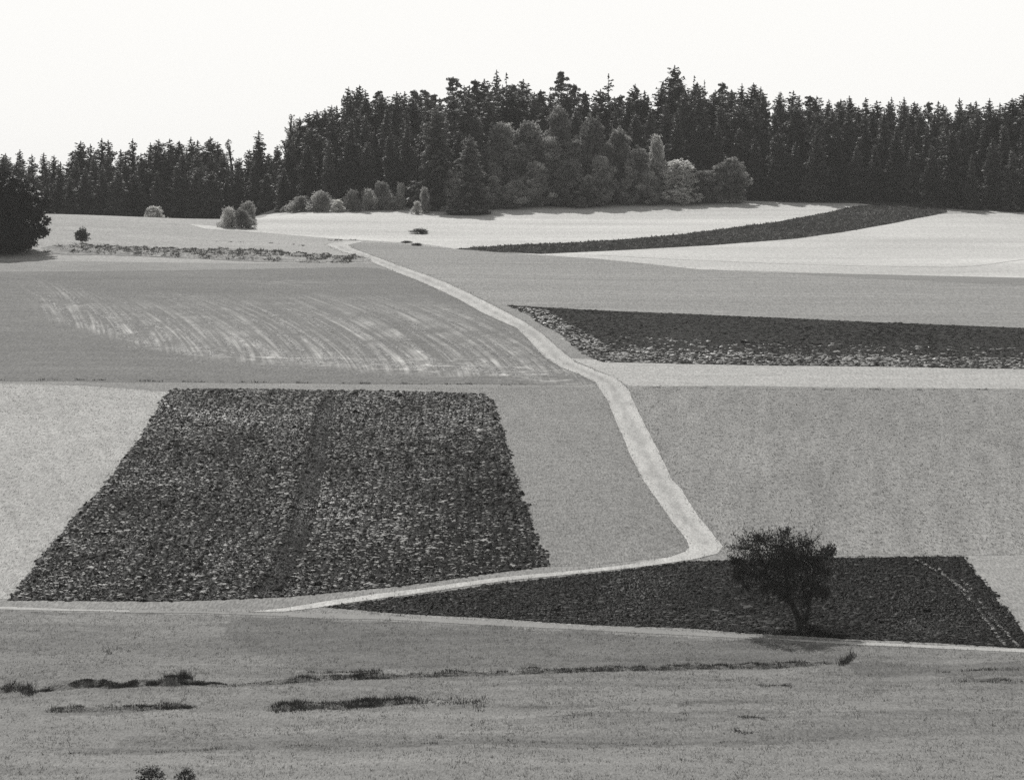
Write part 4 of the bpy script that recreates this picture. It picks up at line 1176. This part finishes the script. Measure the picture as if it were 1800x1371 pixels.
# scrub dots on the bleached meadow
for px, pb, pt, wpx, lab in ((738, 411, 402, 34, 'flat dark scrub alone in the bleached meadow above the track bend'),
                             (714, 427, 423, 20, 'left of two dark scrub patches right of the track bend'), (733, 432, 427, 20, 'right of two dark scrub patches right of the track bend')):
    x, D = cast([(px, pb)])[0]
    h = max(rowZ(pt, D) - tz(x, D), 0.5)
    plant('scrub', SMALL, x, D, h, 3.2, lab, 'bush', None, (wpx / 2 / FPX * D) / 1.7 / (h / 3.2))

# ------------------------------------------------------------------ grass and weeds as real blades
m_gr = leaf_mat('meadow_blades', 0.17, 0.45, 0.25, 0.35)
m_grd = leaf_mat('weed_blades', 0.075, 0.2, 0.35, 0.8)
m_grm = leaf_mat('field_blades', 0.20, 0.35, 0.25, 0.4)
m_grs = leaf_mat('stubble_blades', 0.36, 0.30, 0.2, 0.4)
mead = cast([(-60, 1371), (1860, 1371)])
mp = np.vstack([[(-42, 180), (42, 180)], edge[::-1][(edge[::-1][:, 0] < 48) & (edge[::-1][:, 0] > -48)]])
P = scatter(mp, 6.0)
nz = np.sin(P[:, 0] * 0.55 + np.sin(P[:, 1] * 0.3) * 2) * np.sin(P[:, 1] * 0.43 + P[:, 0] * 0.11) + rng.normal(0, 0.6, len(P))
P = P[nz > -0.35]
V1, F1 = blades(P, 0.13, 0.05, 0, 4, 0.5, 0.15)
link('meadow_grass', mesh_np('meadow_grass', V1, F1), m_gr, kind='stuff', label='rough short grass of the foreground meadow', category='grass')

def line_pts(pl, n, sd, gap=0.0, seed=0):
    c = catmull(cast(pl), 30)
    t = rng.uniform(0, len(c) - 1.001, n)
    i = t.astype(int); f = (t - i)[:, None]
    p = c[i] * (1 - f) + c[i + 1] * f
    p = p + rng.normal(0, 1, p.shape) * np.array([0.1, sd])
    if gap:
        k = np.sin(p[:, 0] * 0.9 + seed) + np.sin(p[:, 0] * 2.3 + 2 * seed) * 0.7 + rng.normal(0, 0.35, n)
        p = p[k > gap]
    return p

W_ = []
def weeds(pl, n, sd, h, w, gap=0.0, k=5, seed=0):
    p = line_pts(pl, n, sd, gap, seed)
    if len(p) == 0:
        return
    lo, hi = p[:, 0].min(), p[:, 0].max()
    u = (p[:, 0] - lo) / max(hi - lo, 0.1)
    fade = np.clip(np.minimum(u, 1 - u) * 7, 0.12, 1)
    p = p[rng.random(len(p)) < fade]; u = (p[:, 0] - lo) / max(hi - lo, 0.1)
    lump = 0.75 + 0.3 * np.sin(p[:, 0] * 1.3 + seed) + 0.2 * np.sin(p[:, 0] * 3.7 + 2 * seed)
    for a_, b_ in ((0, 0.6), (0.6, 0.9), (0.9, 9)):
        q = p[(lump >= a_) & (lump < b_)]
        if len(q):
            W_.append(blades(q, h * (0.55, 0.85, 1.15)[(a_ > 0) + (a_ > 0.7)], w, 0, k, 0.4, 0.14))
weeds(_banks[0][0], 1300, 0.10, 0.12, 0.06, -0.6, seed=1)  # short dark blades along the lip stand in for the bank's shade line
weeds([(165, 1207), (245, 1206)], 240, 0.10, 0.14, 0.06, -2)
weeds([(260, 1205), (345, 1203), (395, 1204)], 340, 0.11, 0.15, 0.06, -2)
weeds([(318, 1199), (336, 1199)], 45, 0.3, 0.5, 0.06)
weeds([(0, 1210), (30, 1212), (62, 1217)], 170, 0.8, 0.38, 0.05)
weeds(_banks[1][0], 1500, 0.22, 0.15, 0.05, 0.0, seed=2)
weeds([(520, 1196), (600, 1191), (670, 1191)], 260, 0.5, 0.16, 0.05, 0.0, seed=3)
weeds([(540, 1184), (600, 1183), (680, 1184)], 200, 0.35, 0.16, 0.05, 0.0, seed=3)
weeds([(80, 1250), (200, 1247), (335, 1243)], 420, 0.25, 0.15, 0.05, -0.3, seed=4)
weeds([(200, 1245), (345, 1243)], 260, 0.25, 0.17, 0.05, -2)
weeds([(470, 1246), (600, 1242), (735, 1235)], 1000, 0.55, 0.20, 0.05, -3, seed=21)
weeds([(620, 1240), (740, 1234)], 160, 0.5, 0.28, 0.05, -2)
weeds([(720, 1237), (860, 1238)], 170, 0.9, 0.22, 0.05, 0.0, seed=5)
weeds([(1478, 1168), (1492, 1160), (1504, 1150)], 80, 0.35, 0.30, 0.05, -0.8)
weeds([(900, 1183), (1100, 1178), (1300, 1172), (1470, 1167)], 750, 0.22, 0.14, 0.05, -1.0, seed=6)
weeds([(95, 1324), (400, 1316), (1000, 1306), (1340, 1304)], 620, 0.12, 0.12, 0.05, 0.2, seed=7)
weeds([(1200, 1197), (1420, 1190)], 120, 0.6, 0.14, 0.05, 0.5, seed=31)
weeds([(1640, 1196), (1700, 1198), (1900, 1202)], 260, 0.2, 0.18, 0.05, -0.2, seed=8)
weeds([(1640, 1181), (1720, 1179), (1900, 1180)], 200, 0.15, 0.14, 0.05, -0.2, seed=9)
weeds([(1335, 1206), (1390, 1207)], 60, 0.5, 0.22, 0.05)
weeds([(1250, 1279), (1330, 1291)], 50, 0.3, 0.16, 0.05, 0.2)
weeds([(1300, 1260), (1345, 1262)], 30, 0.12, 0.16, 0.05)
weeds([(640, 1262), (900, 1262), (1100, 1256), (1260, 1250)], 500, 2.2, 0.16, 0.045, 0.4, seed=10)
weeds([(100, 1300), (400, 1290), (700, 1280)], 260, 2.2, 0.13, 0.045, 0.6, seed=33)
weeds([(200, 1085), (600, 1092), (900, 1108), (1200, 1128)], 420, 2.2, 0.14, 0.045, 0.3, seed=34)
weeds([(150, 1150), (420, 1145)], 200, 2.0, 0.14, 0.045, 0.4, seed=35)
weeds([(560, 1068), (700, 1082), (840, 1090)], 90, 0.2, 0.15, 0.05, 0.4, seed=11)
weeds([(1380, 1112), (1408, 1106), (1440, 1112)], 90, 0.5, 0.16, 0.05)
V1, F1 = join(W_)
link('bank_weeds', mesh_np('bank_weeds', V1, F1), m_grd, kind='stuff', label='dark tall weeds along the ditch banks of the foreground meadow', category='weeds')

W_ = []
weeds(_banks_far[0][0], 1500, 1.6, 0.30, 0.20, 0.0, seed=12)
weeds(_banks_far[1][0], 1300, 1.4, 0.28, 0.20, 0.1, seed=13)
weeds([(110, 438), (300, 444), (500, 452)], 1600, 3.2, 0.20, 0.20, 0.0, seed=41)
weeds([(380, 440), (450, 442), (500, 446)], 220, 1.5, 0.45, 0.18, -0.4)
weeds([(540, 457), (640, 456)], 260, 1.6, 0.40, 0.18, -0.4)
weeds([(330, 424), (480, 428), (580, 436)], 120, 1.0, 0.22, 0.14, 0.4, seed=42)
weeds([(575, 423), (630, 422)], 80, 0.8, 0.25, 0.14, -0.4)
weeds([(120, 430), (144, 430)], 40, 0.8, 0.25, 0.14, -0.4)
V1, F1 = join(W_)
link('upper_bank_weeds', mesh_np('upper_bank_weeds', V1, F1), leaf_mat('upper_weed_blades', 0.14, 0.3, 0.4, 0.5), kind='stuff', label='ragged dark weeds along the bank below the left meadow', category='weeds')

W_ = []
weeds([(-20, 669), (150, 668), (300, 671), (500, 673), (720, 675), (950, 677)], 620, 0.25, 0.22, 0.09, 0.15, seed=14)
weeds([(1250, 684), (1500, 685), (1820, 687)], 300, 0.3, 0.16, 0.08, 0.5, seed=15)
weeds([(1100, 681), (1260, 683)], 120, 0.3, 0.16, 0.08, 0.5, seed=16)
weeds([(1470, 979), (1600, 977), (1800, 974)], 200, 0.3, 0.16, 0.05, 0.2, seed=17)
weeds([(890, 537), (905, 540)], 30, 0.4, 0.3, 0.1)
V1, F1 = join(W_)
link('boundary_weeds', mesh_np('boundary_weeds', V1, F1), m_grd, kind='stuff', label='broken line of dark weeds along the field boundaries', category='weeds')

def edge_pts(poly, per_m, sd):
    q = densify(poly, 1.0 / per_m)
    q = q + rng.normal(0, sd, q.shape)
    return q[np.abs(q[:, 0]) < q[:, 1] * W / 2 / FPX * 1.06 + 3]
m_vg = leaf_mat('verge_blades', 0.16, 0.35, 0.45, 0.5)
VT = []
for poly, per_m, sd, h, w in ((track_poly, 4.0, 0.28, 0.13, 0.07), (lt, 4.0, 0.2, 0.10, 0.05), (rt, 4.0, 0.2, 0.12, 0.05), (wt, 5.0, 0.25, 0.10, 0.05), (plough_poly, 2.5, 0.35, 0.12, 0.07), (low_poly, 3.0, 0.3, 0.12, 0.06),
                              (light_poly, 2.0, 0.6, 0.10, 0.08), (streak_poly, 2.0, 0.6, 0.10, 0.08), (slope_poly, 1.5, 0.6, 0.12, 0.10), (stub_poly, 2.5, 0.5, 0.10, 0.07), (far_poly, 2.0, 0.4, 0.10, 0.09)):
    VT.append(blades(edge_pts(poly, per_m, sd), h, w, 0.01, 3, 0.5, 0.15))
V1, F1 = join(VT)
link('verge_grass', mesh_np('verge_grass', V1, F1), m_vg, kind='stuff', label='uneven tufts of grass along the track and field edges', category='grass')

def view_clip(P, m=1.06):
    return P[np.abs(P[:, 0]) < P[:, 1] * W / 2 / FPX * m + 3]
for nm, poly, dens, h, w, mat, lab in (('field_grass', mid_poly, 3.2, 0.09, 0.07, m_grm, 'short grass of the wedge between ploughed field and track'),
                                       ('crop_grass', right_poly, 2.6, 0.10, 0.07, m_grm, 'short green crop of the wide field right of the track'),
                                       ('stubble', stub_poly, 2.6, 0.08, 0.07, m_grs, 'pale cut stubble left of the ploughed field')):
    P = view_clip(scatter(poly, dens))
    V1, F1 = blades(P, h, w, 0.03, 3, 0.5, 0.15)
    link(nm, mesh_np(nm, V1, F1), mat, kind='stuff', label=lab, category='grass')

# ------------------------------------------------------------------ thin haze
hz, nt, out = new_mat('haze_air')
pv = nt.nodes.new('ShaderNodeVolumePrincipled')
pv.inputs['Color'].default_value = (0.97, 0.965, 0.95, 1)
pv.inputs['Density'].default_value = HAZE
pv.inputs['Anisotropy'].default_value = 0.0
nt.links.new(pv.outputs[0], out.inputs['Volume'])
x0, x1, y0, y1, z0, z1 = -4600, 4600, -1200, 7200, -6.0, 100.0
hv = np.array([(x, y, z) for z in (z0, z1) for x, y in ((x0, y0), (x1, y0), (x1, y1), (x0, y1))], float)
hf = np.array([(0, 3, 2, 1), (4, 5, 6, 7), (0, 1, 5, 4), (1, 2, 6, 5), (2, 3, 7, 6), (3, 0, 4, 7)])
link('haze', mesh_np('haze', hv, hf), hz, kind='stuff', label='thin pale haze over the whole valley', category='haze')
